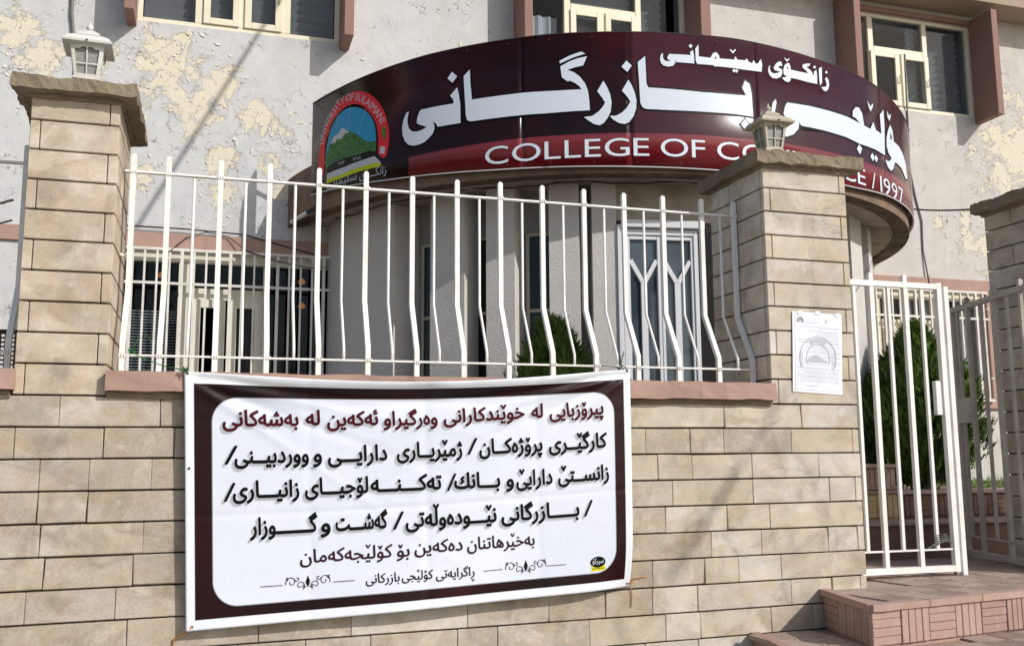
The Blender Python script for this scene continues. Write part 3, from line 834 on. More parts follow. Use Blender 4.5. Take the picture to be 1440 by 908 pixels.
def pillar(name, label, x0, x1, y0, y1, ztop, pitch, mat, cap, base=1.905, seed=1):
    t = thing(name, label, 'stone pillar', loc=((x0 + x1) / 2, (y0 + y1) / 2, 0))
    m = MB(); m.box(x0 + .03, x1 - .03, y0 + .03, y1 - .03, base - .05 if base > 1 else 0, ztop); part(m, 'pillar_core', 'joint', t)
    random.seed(seed)
    z = base; k = 0; TH = .032; CW = .046
    while z < ztop - .02:
        zt = min(z + pitch, ztop)
        def blk(a0, a1, b0, b1):
            m = MB(); m.chamfer(a0, a1, b0, b1, z + .0042, zt - .0042, .003)
            part(m, 'stone', mat, t)
        j = lambda: random.uniform(-.0015, .0015)
        odd = k % 2
        yy = y0 + j()
        if odd:      # front slab runs to the left corner, right return shows
            blk(x0 + .0015, x1 - CW, yy, yy + TH); blk(x1 - CW + .004, x1 - .001, yy, yy + TH)
        else:
            blk(x0 + CW, x1 - .0015, yy, yy + TH); blk(x0 + .001, x0 + CW - .004, yy, yy + TH)
        yb = y0 + TH + .004
        ym = y0 + (.62 if odd else .40) * (y1 - y0)
        for a, b_ in ((x0, x0 + TH), (x1 - TH, x1)):
            dx = j()
            blk(a + dx, b_ + dx, yb, ym - .002); blk(a + dx, b_ + dx, ym + .002, y1 - .001)
        z = zt; k += 1
    cx0, cx1, cy0, cy1, cz0, cz1 = cap
    part(rough_slab(cx0, cx1, cy0, cy1, cz0, cz1, .012, .022, seed), 'cap', 'cap', t)
    part(rough_slab(x0 - .012, x1 + .012, y0 - .012, y1 + .01, ztop - .012, cz0 + .015, .006, .025, seed + 3), 'mortar_bed', 'cap', t)
    return t
pillar('gate_pillar', 'tall beige stone pillar left of the banner, sunlit right side, lantern on its concrete cap', -.842, -.462, YF, 5.31, 3.275, .1396, 'stone_warm', (-.915, -.388, 4.625, 5.375, 3.285, 3.345), seed=4)
pillar('gate_pillar', 'tall pale stone pillar beside the white gate with a paper notice taped on it', 2.948, 3.50, YF, 5.31, 3.262, .1366, 'stone_pale', (2.895, 3.60, 4.65, 5.375, 3.272, 3.343), seed=9)
pillar('gate_pillar', 'shaded stone pillar at the right edge behind the open gate leaf', 5.07, 5.62, YF, 5.31, 3.262, .1380, 'stone_pale', (4.995, 5.70, 4.64, 5.345, 3.272, 3.343), base=.802, seed=15)

# ------------------------------------------------------------------ lettering tools
FNT = {}
def _eval_text(body, off, res):
    """outline of a text as triangles, filled by the non-zero winding rule (strokes of these letterforms overlap)"""
    c = bpy.data.curves.new('t', 'FONT'); c.body = body; c.offset = off; c.resolution_u = res; c.size = 1.0; c.fill_mode = 'NONE'
    o = bpy.data.objects.new('t', c); COL.objects.link(o)
    dg = bpy.context.evaluated_depsgraph_get()
    ev = o.evaluated_get(dg); me = ev.to_mesh()
    P = [(v.co.x, v.co.y) for v in me.vertices]; nxt = {}
    for e in me.edges:
        i, j = e.vertices; nxt.setdefault(i, []).append(j); nxt.setdefault(j, []).append(i)
    ev.to_mesh_clear(); bpy.data.objects.remove(o); bpy.data.curves.remove(c)
    loops, seen = [], set()
    for st in range(len(P)):
        if st in seen or st not in nxt: continue
        lp = [st]; seen.add(st); cur = st + 1 if st + 1 in nxt[st] else nxt[st][0]
        while cur not in seen:
            lp.append(cur); seen.add(cur); k = [q for q in nxt[cur] if q not in seen]
            if not k: break
            cur = k[0]
        if len(lp) > 2: loops.append([P[i] for i in lp])
    if not loops: return [], []
    vs, es = [], []
    for lp in loops:
        b0 = len(vs); vs += [Vector(p) for p in lp]; es += [(b0 + i, b0 + (i + 1) % len(lp)) for i in range(len(lp))]
    ov, oe, of = delaunay_2d_cdt(vs, es, [], 0, 1e-6)[:3]
    keep = []
    for f in of:
        cx = sum(ov[i].x for i in f) / len(f); cy = sum(ov[i].y for i in f) / len(f); wn_ = 0
        for lp in loops:
            for (x0, y0), (x1, y1) in zip(lp, lp[1:] + lp[:1]):
                if (y0 <= cy) != (y1 <= cy):
                    if x0 + (cy - y0) / (y1 - y0) * (x1 - x0) > cx: wn_ += 1 if y1 > y0 else -1
        if wn_ != 0: keep.append(tuple(f))
    return [(p.x, p.y) for p in ov], keep
def glyph(ch, off=0.0, res=2):
    k = (ch, off)
    if k not in FNT:
        vs, fs = _eval_text(ch, off, res)
        a2, _ = _eval_text(ch + ch, 0.0, res)
        adv = (max(p[0] for p in a2) - max(p[0] for p in vs)) if vs else 0.25
        FNT[k] = (vs, fs, adv)
    return FNT[k]
# contextual forms: isolated, final, initial, medial
AF = {'ا': ('\ufe8d', '\ufe8e'), 'ب': ('\ufe8f', '\ufe90', '\ufe91', '\ufe92'), 'پ': ('\ufb56', '\ufb57', '\ufb58', '\ufb59'), 'ت': ('\ufe95', '\ufe96', '\ufe97', '\ufe98'),
      'ج': ('\ufe9d', '\ufe9e', '\ufe9f', '\ufea0'), 'خ': ('\ufea5', '\ufea6', '\ufea7', '\ufea8'), 'د': ('\ufea9', '\ufeaa'), 'ر': ('\ufead', '\ufeae'), 'ز': ('\ufeaf', '\ufeb0'),
      'ژ': ('\ufb8a', '\ufb8b'), 'س': ('\ufeb1', '\ufeb2', '\ufeb3', '\ufeb4'), 'ش': ('\ufeb5', '\ufeb6', '\ufeb7', '\ufeb8'), 'ک': ('\ufb8e', '\ufb8f', '\ufb90', '\ufb91'),
      'گ': ('\ufb92', '\ufb93', '\ufb94', '\ufb95'), 'ل': ('\ufedd', '\ufede', '\ufedf', '\ufee0'), 'م': ('\ufee1', '\ufee2', '\ufee3', '\ufee4'), 'ن': ('\ufee5', '\ufee6', '\ufee7', '\ufee8'),
      'و': ('\ufeed', '\ufeee'), 'ۆ': ('\ufbd9', '\ufbda'), 'ە': ('\u06d5', '\ufeea'), 'ه': ('\ufeeb', '\ufeec', '\ufeeb', '\ufeec'), 'ی': ('\ufbfc', '\ufbfd', '\ufbfe', '\ufbff'),
      'ئ': ('\ufe89', '\ufe8a', '\ufe8b', '\ufe8c'), 'ك': ('\ufed9', '\ufeda', '\ufedb', '\ufedc'), 'ـ': ('\u0640',) * 4}
BASE = {'ێ': ('ی', 'top'), 'ڵ': ('ل', 'top'), 'ڕ': ('ر', 'low')}
STAMP = [(math.cos(a_), math.sin(a_)) for a_ in [math.pi / 4 * i for i in range(8)]]
def word_mesh(w, off=0.0, slant=0.0):
    """lay a Kurdish word out from its joined letter forms; returns verts, faces with x from 0"""
    seq = []
    L = list(w)
    for i, ch in enumerate(L):
        mark = None
        if ch in BASE: ch, mark = BASE[ch]
        if ch not in AF: seq.append((ch, mark)); continue
        prev = BASE.get(L[i - 1], (L[i - 1],))[0] if i else ''
        nxt = BASE.get(L[i + 1], (L[i + 1],))[0] if i + 1 < len(L) else ''
        jp = prev in AF and len(AF[prev]) == 4; jn = nxt in AF and nxt != '' and len(AF[ch]) == 4
        form = 3 if (jp and jn) else 1 if jp else 2 if jn else 0
        seq.append((AF[ch][form if form < len(AF[ch]) else (1 if jp else 0)], mark))
    seq.reverse()
    V, F, x = [], [], 0.0
    for ch, mark in seq:
        if ch == ' ': x += .25; continue
        vs, fs, adv = glyph(ch)
        b = len(V); V += [(a + x, c) for a, c in vs]; F += [tuple(b + i for i in f) for f in fs]
        if mark:
            cx = x + adv * .5; zy = (.62 if ch in '\ufbfe\ufbff\ufbfd' else .80) if mark == 'top' else -.42
            if ch in '\ufedf\ufee0\ufede': cx = x + adv * .55; zy = .80
            t = .035 + off
            for sx_ in (-1, 1):
                b = len(V); V += [(cx, zy - .0), (cx + sx_ * .085, zy + .15), (cx + sx_ * (.085 + t), zy + .13), (cx + sx_ * t * .2, zy - t * 1.2)]; F.append((b, b + 1, b + 2, b + 3))
        x += adv
    xs = [p[0] for p in V]; mn = min(xs)
    V = [(a - mn + slant * c, c) for a, c in V]
    return V, F, max(xs) - mn

def flat_to_mesh(V, F, cut=None, cuty=None):
    """2D triangles -> bmesh, optionally cut into vertical strips so that it can follow a curve"""
    bm = bmesh.new(); vv = [bm.verts.new((a, b, 0)) for a, b in V]
    for f in F:
        try: bm.faces.new([vv[i] for i in f])
        except ValueError: pass
    if cuty:
        ys = [b for _, b in V]; y = (math.floor(min(ys) / cuty) + 1) * cuty
        while y < max(ys):
            bmesh.ops.bisect_plane(bm, geom=bm.verts[:] + bm.edges[:] + bm.faces[:], plane_co=(0, y, 0), plane_no=(0, 1, 0)); y += cuty
    if cut:
        xs = [a for a, _ in V]; x = (math.floor(min(xs) / cut) + 1) * cut
        while x < max(xs):
            bmesh.ops.bisect_plane(bm, geom=bm.verts[:] + bm.edges[:] + bm.faces[:], plane_co=(x, 0, 0), plane_no=(1, 0, 0)); x += cut
    return bm
def bm_into(mb, bm, fn, mi=0):
    bm.verts.index_update(); b = len(mb.v)
    for v in bm.verts: mb.v.append(tuple(fn(v.co.x, v.co.y)))
    for f in bm.faces: mb.face([b + v.index for v in f.verts], mi)
    bm.free()
def poly_tris(loops):
    pts = [[Vector((a, b, 0)) for a, b in lp] for lp in loops]
    tr = tessellate_polygon(pts); flat = [(p.x, p.y) for lp in pts for p in lp]
    return flat, [tuple(t) for t in tr]

# ------------------------------------------------------------------ round sign on the canopy
RS = 3.38
TOPZ = [(-3.89, 4.755), (-2.52, 4.84), (-1.56, 4.871), (0, 4.874), (.81, 4.84), (1.64, 4.824), (2.2, 4.79), (4.2, 4.72)]
BOTZ = [(-3.89, 3.925), (-2.79, 3.862), (-1.91, 3.824), (-.82, 3.805), (0, 3.80), (1.2, 3.83), (1.8, 3.865), (4.2, 3.90)]
BNDZ = [(-3.89, 4.0), (-2.7, 4.013), (-1.8, 4.052), (-.9, 4.065), (0, 4.065), (1.1, 4.073), (4.2, 4.10)]
def interp(t, x):
    for (a, ya), (b, yb) in zip(t, t[1:]):
        if x <= b: return ya + (yb - ya) * max(0, (x - a)) / (b - a)
    return t[-1][1]
def cylp(s_, z, off=0.0):
    t = s_ / RS; r = RS + off
    return (CX + r * math.sin(t), CY - r * math.cos(t), z)
sign = thing('curved_sign', 'large curved glossy maroon fascia sign with white Kurdish lettering and a round college crest', 'sign', loc=(CX, CY - RS, 3.8))
SL, SR = -3.888, 4.05
PANELS = [SL, -1.72, -.885, .155, 1.72, 2.62, SR]       # vinyl panels, thin vertical seams
for pa, pb in zip(PANELS, PANELS[1:]):
    m = MB(); n = max(6, int((pb - pa) / .04)); uvs = []
    g_ = []
    for k in range(n + 1):
        a = pa + (pb - pa) * k / n + (.0004 if k == 0 else 0)
        off = .0012 * math.sin(math.pi * k / n)                      # each sheet bellies a little between its seams
        for t_ in (BOTZ, BNDZ, TOPZ): m.v.append(cylp(a, interp(t_, a), off)); g_.append((a, interp(t_, a)))
    for k in range(n):
        for j in (0, 1):
            f = (3 * k + j, 3 * k + 3 + j, 3 * k + 4 + j, 3 * k + 1 + j)
            m.face(f, 1 if (j == 0 and g_[3 * k][0] > -2.70) else 0); uvs += [g_[i] for i in f]
    o = part(m, 'sign_panel', ['sign_print', 'sign_band'], sign, smooth=True, fix=False)
    uvl = o.data.uv_layers.new(name='UVMap')
    for i, q in enumerate(uvs): uvl.data[i].uv = q
    mod = o.modifiers.new('thick', 'SOLIDIFY'); mod.thickness = .018; mod.offset = 0 - 1
m = MB()
def edge_tube(tab, off, r, n=110):
    return [cylp(SL + (SR - SL) * k / n, interp(tab, SL + (SR - SL) * k / n) + off, -.004) for k in range(n + 1)]
m.tube(edge_tube(BOTZ, -.004, 0), .006, 6); part(m, 'lower_trim', 'door_white', sign)
m = MB(); m.tube(edge_tube(TOPZ, .003, 0), .006, 6); part(m, 'upper_trim', 'cable', sign)
m = MB()
for k in range(11):
    s_ = SL + .15 + k * .62
    m.tube([cylp(s_, 4.1, -.03), cylp(s_, interp(TOPZ, s_) - .03, -.03)], .015, sq=True); m.tube([cylp(s_, interp(TOPZ, s_) - .1, -.03), cylp(s_ + .0, 4.22, -.5)], .012, sq=True)
part(m, 'back_frame', 'iron', sign)

for k in range(24):
    s_ = SL + .08 + k * .33
    for z_ in (interp(TOPZ, s_) - .035, interp(BOTZ, s_) + .03):
        m = MB(); m.tube([cylp(s_, z_, .0005), cylp(s_, z_, .004)], .0055, 8); part(m, 'screw', 'iron', sign)
W_ = [
[[(-2.683,4.397),(-2.696,4.343),(-2.695,4.297),(-2.682,4.254),(-2.65,4.223),(-2.608,4.214),(-2.562,4.22),(-2.514,4.239),(-2.578,4.266),(-2.607,4.284),(-2.604,4.327),(-2.589,4.366),(-2.57,4.39),(-2.477,4.393),(-2.378,4.395),(-2.274,4.395),(-2.277,4.425),(-2.306,4.464),(-2.244,4.524),(-2.229,4.459),(-2.218,4.385),(-2.215,4.227),(-2.319,4.226),(-2.415,4.224),(-2.431,4.254),(-2.461,4.275),(-2.446,4.247),(-2.444,4.21),(-2.458,4.176),(-2.491,4.145),(-2.536,4.116),(-2.587,4.103),(-2.639,4.103),(-2.686,4.119),(-2.722,4.155),(-2.744,4.214),(-2.749,4.27),(-2.737,4.332),(-2.71,4.388)]],
[[(-2.29,4.659),(-2.244,4.615),(-2.285,4.567),(-2.33,4.61)]],
[[(-2.136,4.655),(-2.131,4.535),(-2.118,4.405),(-1.681,4.416),(-1.444,4.413),(-1.253,4.415),(-1.272,4.442),(-1.302,4.467),(-1.345,4.49),(-1.355,4.48),(-1.402,4.517),(-1.407,4.555),(-1.414,4.606),(-1.346,4.642),(-1.284,4.664),(-1.207,4.679),(-1.238,4.606),(-1.3,4.594),(-1.359,4.575),(-1.309,4.554),(-1.263,4.515),(-1.225,4.46),(-1.206,4.407),(-1.197,4.333),(-1.193,4.246),(-1.368,4.242),(-1.525,4.237),(-1.683,4.238),(-2.024,4.231),(-2.077,4.23),(-2.132,4.23),(-2.159,4.242),(-2.17,4.28),(-2.176,4.388),(-2.183,4.497),(-2.189,4.607)]],
[[(-1.419,4.652),(-1.338,4.691),(-1.251,4.718),(-1.22,4.701),(-1.315,4.673),(-1.366,4.651),(-1.417,4.629)]],
[[(-1.086,4.479),(-1.062,4.436),(-1.036,4.371),(-1.027,4.306),(-1.035,4.233),(-1.059,4.185),(-1.087,4.145),(-1.121,4.125),(-1.168,4.138),(-1.214,4.172),(-1.239,4.193),(-1.175,4.201),(-1.128,4.234),(-1.096,4.27),(-1.076,4.305),(-1.095,4.339),(-1.117,4.372),(-1.135,4.397)]],
[[(-0.894,4.487),(-0.87,4.444),(-0.848,4.387),(-0.836,4.322),(-0.84,4.257),(-0.861,4.196),(-0.897,4.148),(-0.932,4.133),(-0.979,4.144),(-1.021,4.172),(-1.043,4.199),(-0.997,4.199),(-0.95,4.224),(-0.91,4.265),(-0.883,4.31),(-0.9,4.342),(-0.923,4.372),(-0.946,4.399)]],
[[(-0.906,4.64),(-0.866,4.6),(-0.901,4.548),(-0.945,4.591)]],
[[(-0.76,4.68),(-0.755,4.455),(-0.741,4.427),(-0.574,4.421),(-0.309,4.41),(-0.031,4.413),(0.062,4.418),(0.03,4.477),(0.057,4.539),(0.096,4.517),(0.112,4.438),(0.118,4.25),(-0.038,4.256),(-0.315,4.253),(-0.579,4.251),(-0.767,4.255),(-0.792,4.27),(-0.807,4.304),(-0.812,4.48),(-0.819,4.628)]],
[[(0.043,4.226),(0.08,4.188),(0.039,4.139),(0.002,4.18)]],
[[(0.447,4.412),(0.678,4.422),(0.934,4.423),(1.134,4.421),(1.332,4.402),(1.277,4.433),(1.224,4.441),(1.234,4.491),(1.279,4.535),(1.33,4.542),(1.377,4.5),(1.398,4.398),(1.503,4.393),(1.561,4.47),(1.604,4.407),(1.711,4.398),(1.702,4.57),(1.789,4.638),(1.789,4.483),(1.758,4.216),(1.56,4.226),(1.304,4.219),(1.117,4.238),(0.84,4.243),(0.583,4.241),(0.546,4.29),(0.563,4.257),(0.552,4.209),(0.498,4.156),(0.43,4.128),(0.376,4.128),(0.303,4.148),(0.281,4.217),(0.285,4.307),(0.306,4.391),(0.334,4.423),(0.343,4.397),(0.323,4.321),(0.33,4.259),(0.383,4.244),(0.471,4.265),(0.428,4.282),(0.406,4.313),(0.423,4.372)]],
[[(1.299,4.213),(1.343,4.184),(1.303,4.125),(1.258,4.167)]],
[[(1.506,4.183),(1.547,4.155),(1.516,4.109),(1.472,4.139)]],
[[(1.57,4.179),(1.608,4.153),(1.576,4.112),(1.542,4.141)]],
[[(1.475,4.641),(1.528,4.6),(1.573,4.641),(1.58,4.618),(1.526,4.552),(1.501,4.574)]],
[[(1.871,4.651),(1.92,4.618),(1.967,4.65),(1.963,4.625),(1.916,4.567),(1.875,4.596)]],
[[(1.933,4.539),(1.988,4.494),(2,4.401),(2.156,4.396),(2.284,4.357),(2.392,4.291),(2.419,4.152),(2.335,4.141),(2.203,4.202),(2.05,4.215),(1.987,4.205),(1.952,4.142),(1.885,4.103),(1.81,4.119),(1.759,4.177),(1.846,4.182),(1.919,4.226),(1.845,4.257),(1.811,4.308),(1.821,4.391),(1.868,4.473)],[(1.929,4.469),(1.958,4.426),(1.935,4.394),(1.906,4.412)]]]
S_ = [
[[(-0.619,4.711),(-0.62,4.668),(-0.607,4.647),(-0.58,4.643),(-0.56,4.648),(-0.582,4.659),(-0.586,4.676),(-0.57,4.703),(-0.467,4.704),(-0.397,4.704),(-0.402,4.726),(-0.379,4.747),(-0.37,4.705),(-0.371,4.638),(-0.514,4.64),(-0.527,4.656),(-0.522,4.634),(-0.542,4.608),(-0.581,4.6),(-0.619,4.607),(-0.638,4.628),(-0.644,4.656),(-0.639,4.69)]],
[[(-0.396,4.796),(-0.379,4.781),(-0.395,4.761),(-0.412,4.776)]],
[[(-0.331,4.795),(-0.332,4.698),(-0.235,4.695),(-0.21,4.735),(-0.185,4.745),(-0.164,4.726),(-0.156,4.696),(-0.032,4.7),(-0.017,4.729),(-0.006,4.703),(0.065,4.705),(0.081,4.723),(0.097,4.698),(0.129,4.691),(0.145,4.718),(0.159,4.692),(0.185,4.696),(0.21,4.736),(0.221,4.697),(0.212,4.633),(0.057,4.631),(-0.088,4.633),(-0.182,4.632),(-0.199,4.627),(-0.214,4.638),(-0.346,4.636),(-0.357,4.66),(-0.358,4.758)],[(-0.192,4.714),(-0.179,4.693),(-0.202,4.691)]],
[[(-0.062,4.785),(-0.039,4.767),(-0.016,4.791),(-0.016,4.781),(-0.039,4.753),(-0.063,4.774)]],
[[(-0.036,4.625),(-0.022,4.611),(-0.037,4.596),(-0.051,4.608)]],
[[(-0.013,4.626),(0,4.612),(-0.014,4.596),(-0.027,4.609)]],
[[(0.297,4.698),(0.291,4.668),(0.3,4.644),(0.328,4.634),(0.369,4.645),(0.393,4.661),(0.341,4.665),(0.331,4.683),(0.356,4.722),(0.392,4.746),(0.41,4.743),(0.417,4.712),(0.396,4.714),(0.372,4.695),(0.412,4.682),(0.413,4.652),(0.397,4.62),(0.355,4.598),(0.314,4.597),(0.287,4.618),(0.277,4.651),(0.285,4.686)]],
[[(0.47,4.746),(0.488,4.747),(0.5,4.722),(0.503,4.695),(0.59,4.695),(0.69,4.699),(0.663,4.721),(0.631,4.735),(0.63,4.76),(0.673,4.779),(0.72,4.788),(0.705,4.765),(0.671,4.751),(0.722,4.728),(0.747,4.697),(0.757,4.694),(0.752,4.724),(0.785,4.748),(0.789,4.696),(0.786,4.627),(0.675,4.623),(0.573,4.627),(0.499,4.627),(0.491,4.6),(0.466,4.586),(0.437,4.591),(0.408,4.612),(0.463,4.63),(0.428,4.644),(0.427,4.684),(0.441,4.721)],[(0.468,4.716),(0.482,4.701),(0.467,4.696),(0.458,4.704)]],
[[(0.445,4.789),(0.466,4.771),(0.491,4.79),(0.493,4.783),(0.467,4.756),(0.445,4.777)]],
[[(0.767,4.782),(0.783,4.771),(0.764,4.752),(0.745,4.763)]],
[[(0.85,4.787),(0.844,4.651),(0.817,4.618),(0.812,4.7),(0.814,4.767)]],
[[(0.902,4.712),(0.926,4.689),(0.93,4.648),(0.916,4.61),(0.885,4.583),(0.856,4.587),(0.83,4.61),(0.873,4.619),(0.9,4.637),(0.895,4.667),(0.882,4.69)]],
[[(0.903,4.768),(0.92,4.756),(0.904,4.738),(0.887,4.747)]]]
M_ = {
'ring':[(-3.767,4.069),(-3.763,4.241),(-3.729,4.353),(-3.687,4.439),(-3.639,4.511),(-3.574,4.602),(-3.5,4.654),(-3.394,4.692),(-3.276,4.701),(-3.163,4.673),(-3.055,4.604),(-2.966,4.504),(-2.907,4.389),(-2.875,4.247),(-2.883,4.136),(-2.916,4.035),(-3.002,4.09),(-2.987,4.212),(-3.014,4.354),(-3.075,4.458),(-3.176,4.55),(-3.273,4.591),(-3.391,4.596),(-3.497,4.552),(-3.571,4.499),(-3.617,4.433),(-3.663,4.337),(-3.673,4.22),(-3.667,4.041)],
'sky':[(-3.657,4.157),(-3.657,4.264),(-3.588,4.438),(-3.497,4.534),(-3.391,4.573),(-3.273,4.564),(-3.16,4.512),(-3.067,4.422),(-3.028,4.322),(-3.019,4.212),(-3.02,4.128),(-3.062,4.136),(-3.295,4.137),(-3.559,4.135),(-3.635,4.099)],
'hill':[(-3.667,4.159),(-3.659,4.217),(-3.593,4.308),(-3.51,4.348),(-3.439,4.414),(-3.369,4.385),(-3.3,4.346),(-3.218,4.299),(-3.154,4.246),(-3.101,4.223),(-3.019,4.212),(-3.02,4.116),(-3.062,4.136),(-3.295,4.137),(-3.559,4.135),(-3.639,4.096)],
'snow':[(-3.584,4.312),(-3.538,4.366),(-3.483,4.371),(-3.439,4.416),(-3.386,4.392),(-3.334,4.354),(-3.385,4.354),(-3.419,4.327),(-3.445,4.315),(-3.491,4.331),(-3.517,4.302)],
'cover':[(-3.628,4.079),(-3.587,4.124),(-3.379,4.131),(-3.092,4.141),(-3.062,4.136),(-3.017,4.088),(-3.213,4.074),(-3.327,4.068),(-3.378,4.067),(-3.624,4.061)],
'pages':[(-3.631,3.986),(-3.627,4.05),(-3.501,4.058),(-3.36,4.063),(-3.327,4.068),(-3.213,4.074),(-3.031,4.085),(-2.958,4.015),(-3.119,4.01),(-3.309,4.019),(-3.428,4.002)],
'stripe':[(-3.63,3.964),(-3.628,4.003),(-3.428,4.002),(-3.309,4.019),(-3.119,4.022),(-3.001,4.028),(-2.951,4.002),(-2.972,3.986),(-3.211,3.986),(-3.375,3.974)],
'box':[(-2.968,4.157),(-2.918,4.14),(-2.928,4.082),(-2.978,4.099)],
'leaf':[(-2.935,4.332),(-2.913,4.288),(-2.912,4.232),(-2.926,4.2),(-2.947,4.227),(-2.955,4.296)]}
def sign_shapes(groups, name, mat, off):
    for lp in groups:
        m = MB(); V, F = poly_tris(lp); bm_into(m, flat_to_mesh(V, F, .05), lambda a, b: cylp(a, b, off)); o = part(m, name, mat, sign, fix=False)
    return o
def grow(loop, d):
    """push an outline outwards by d"""
    n = len(loop); area = sum(loop[i][0] * loop[(i + 1) % n][1] - loop[(i + 1) % n][0] * loop[i][1] for i in range(n)); sg = 1 if area > 0 else -1
    out = []
    for i in range(n):
        p0, p1, p2 = Vector(loop[i - 1]), Vector(loop[i]), Vector(loop[(i + 1) % n])
        a = (p1 - p0); b = (p2 - p1)
        if a.length < 1e-6 or b.length < 1e-6: out.append(tuple(p1)); continue
        a.normalize(); b.normalize(); nn = Vector((a.y + b.y, -a.x - b.x)) * sg
        if nn.length < 1e-3: nn = Vector((a.x - b.x, a.y - b.y))
        nn.normalize(); out.append(tuple(p1 + nn * d * 1.1))
    return out
sign_shapes([[grow(g[0], .014)] for g in W_], 'letter_outline', 'print_black', .0030)
sign_shapes(W_, 'lettering', 'print_white', .0044)
sign_shapes([[grow(g[0], .007)] for g in S_], 'letter_outline', 'print_black', .0030)
sign_shapes(S_, 'lettering', 'print_white', .0044)
def sign_text(txt, s0, s1, z0, cap, name='lettering', mat='print_white', off=.0046, embold=.006):
    """one part per letter, spread evenly between s0 and s1"""
    cur = 0; items = []
    for ch in txt:
        V, F = _eval_text(ch, embold, 4); mn = min(a for a, _ in V); mx = max(a for a, _ in V); items.append((V, F, mn, cur, mx - mn)); cur += mx - mn + .10
    k = (s1 - s0) / (cur - .10)
    for V, F, mn, x, w_ in items:
        m = MB(); bm_into(m, flat_to_mesh([(s0 + (x + a - mn) * k, b / .727 * cap) for a, b in V], F, .05), lambda a, b: cylp(a, z0(a) + b, off)); part(m, name, mat, sign, fix=False)
zt = lambda a: interp([(-2.1, 3.862), (-.9, 3.884), (0, 3.886), (1.2, 3.868), (2.2, 3.858)], a)
sign_text('COLLEGE', -2.012, -.748, zt, .148); sign_text('OF', -.659, -.307, zt, .148); sign_text('COMMERCE', -.208, 1.368, zt, .148)
sign_text('/', 1.468, 1.54, zt, .15); sign_text('1997', 1.623, 2.19, zt, .152)
# crest
def chaikin(lp):
    out = []
    for p, q in zip(lp, lp[1:] + lp[:1]): out += [(p[0] * .75 + q[0] * .25, p[1] * .75 + q[1] * .25), (p[0] * .25 + q[0] * .75, p[1] * .25 + q[1] * .75)]
    return out
def crest(nm, key, mat, off): return sign_shapes([[chaikin(chaikin(M_[key])) if key in ('ring', 'sky', 'leaf') else M_[key]]], nm, mat, off)
crest('crest_sky', 'sky', 'em_blue', .0032); crest('crest_mountain', 'hill', 'em_green', .0040); crest('crest_snow', 'snow', 'em_page', .0048)
crest('crest_ring', 'ring', 'em_red', .0040); crest('crest_book_cover', 'cover', 'print_black', .0054); crest('crest_book_pages', 'pages', 'em_page', .0062); crest('crest_book_stripe', 'stripe', 'em_lime', .0070)
crest('crest_tablet', 'box', 'em_page', .0048); crest('crest_leaf', 'leaf', 'em_green', .0048)
ARCH = [(-3.72, 4.327), (-3.696, 4.417), (-3.649, 4.501), (-3.563, 4.575), (-3.482, 4.643), (-3.376, 4.663), (-3.266, 4.648), (-3.177, 4.609), (-3.099, 4.55), (-3.031, 4.483), (-2.979, 4.415), (-2.942, 4.345)]
def along(path, t):
    ls = [math.dist(a, b) for a, b in zip(path, path[1:])]; d = t * sum(ls)
    for (a, b), l in zip(zip(path, path[1:]), ls):
        if d <= l + 1e-9: k = d / l; return (a[0] + (b[0] - a[0]) * k, a[1] + (b[1] - a[1]) * k), math.atan2(b[1] - a[1], b[0] - a[0])
        d -= l
    return path[-1], math.atan2(path[-1][1] - path[-2][1], path[-1][0] - path[-2][0])
txt = 'UNIVERSITY OF SULAIMANI'; m = MB(); wd = [(.16 if c == ' ' else .12 + glyph(c)[2] * .9) for c in txt]; tot = sum(wd); acc_ = 0
for c, w in zip(txt, wd):
    if c != ' ':
        (px, pz), an = along(ARCH, (acc_ + w / 2) / tot); vs, fs, adv = glyph(c); h = .088
        V = [((a - adv / 2) * h, (b - .35) * h * 1.05) for a, b in vs]; V = [(px + a * math.cos(an) - b * math.sin(an), pz + .004 + a * math.sin(an) + b * math.cos(an)) for a, b in V]
        bm_into(m, flat_to_mesh(V, fs), lambda a, b: cylp(a, b, .0052))
    acc_ += w
part(m, 'crest_lettering', 'em_page', sign, fix=False)
def sign_word(w, s0, s1, z0, z1, h, mat, off, emb=.02):
    V, F, W = word_mesh(w, emb); k = (s1 - s0) / W
    m = MB(); bm_into(m, flat_to_mesh([(s0 + a * k, b * h) for a, b in V], F, .08), lambda a, b: cylp(a, z0 + (z1 - z0) * (a - s0) / (s1 - s0) + b, off)); return part(m, 'crest_lettering', mat, sign, fix=False)
sign_word('زانکـــۆی', -3.20, -2.905, 3.922, 3.916, .10, 'em_page', .0052, .02)
sign_word('سلێمانی', -3.62, -3.235, 3.926, 3.924, .10, 'em_page', .0052, .02)
m = MB()
for k in range(8):           # thin dark page lines and the crease of the mountain
    pass
for txt_, s0, s1, z in (('1992', -3.472, -3.386, 4.088), ('1968', -3.279, -3.185, 4.088)):
    V, F, W = (lambda q: (q[0], q[1], max(a for a, _ in q[0]) - min(a for a, _ in q[0])))(_eval_text({'1992': '١٩٩٢', '1968': '١٩٦٨'}[txt_], .01, 2))
    mn = min(a for a, _ in V); k = (s1 - s0) / W
    bm_into(m, flat_to_mesh([(s0 + (a - mn) * k, b * .045) for a, b in V], F), lambda a, b: cylp(a, z + b, .0066))
part(m, 'crest_lettering', 'em_page', sign, fix=False)
m = MB()
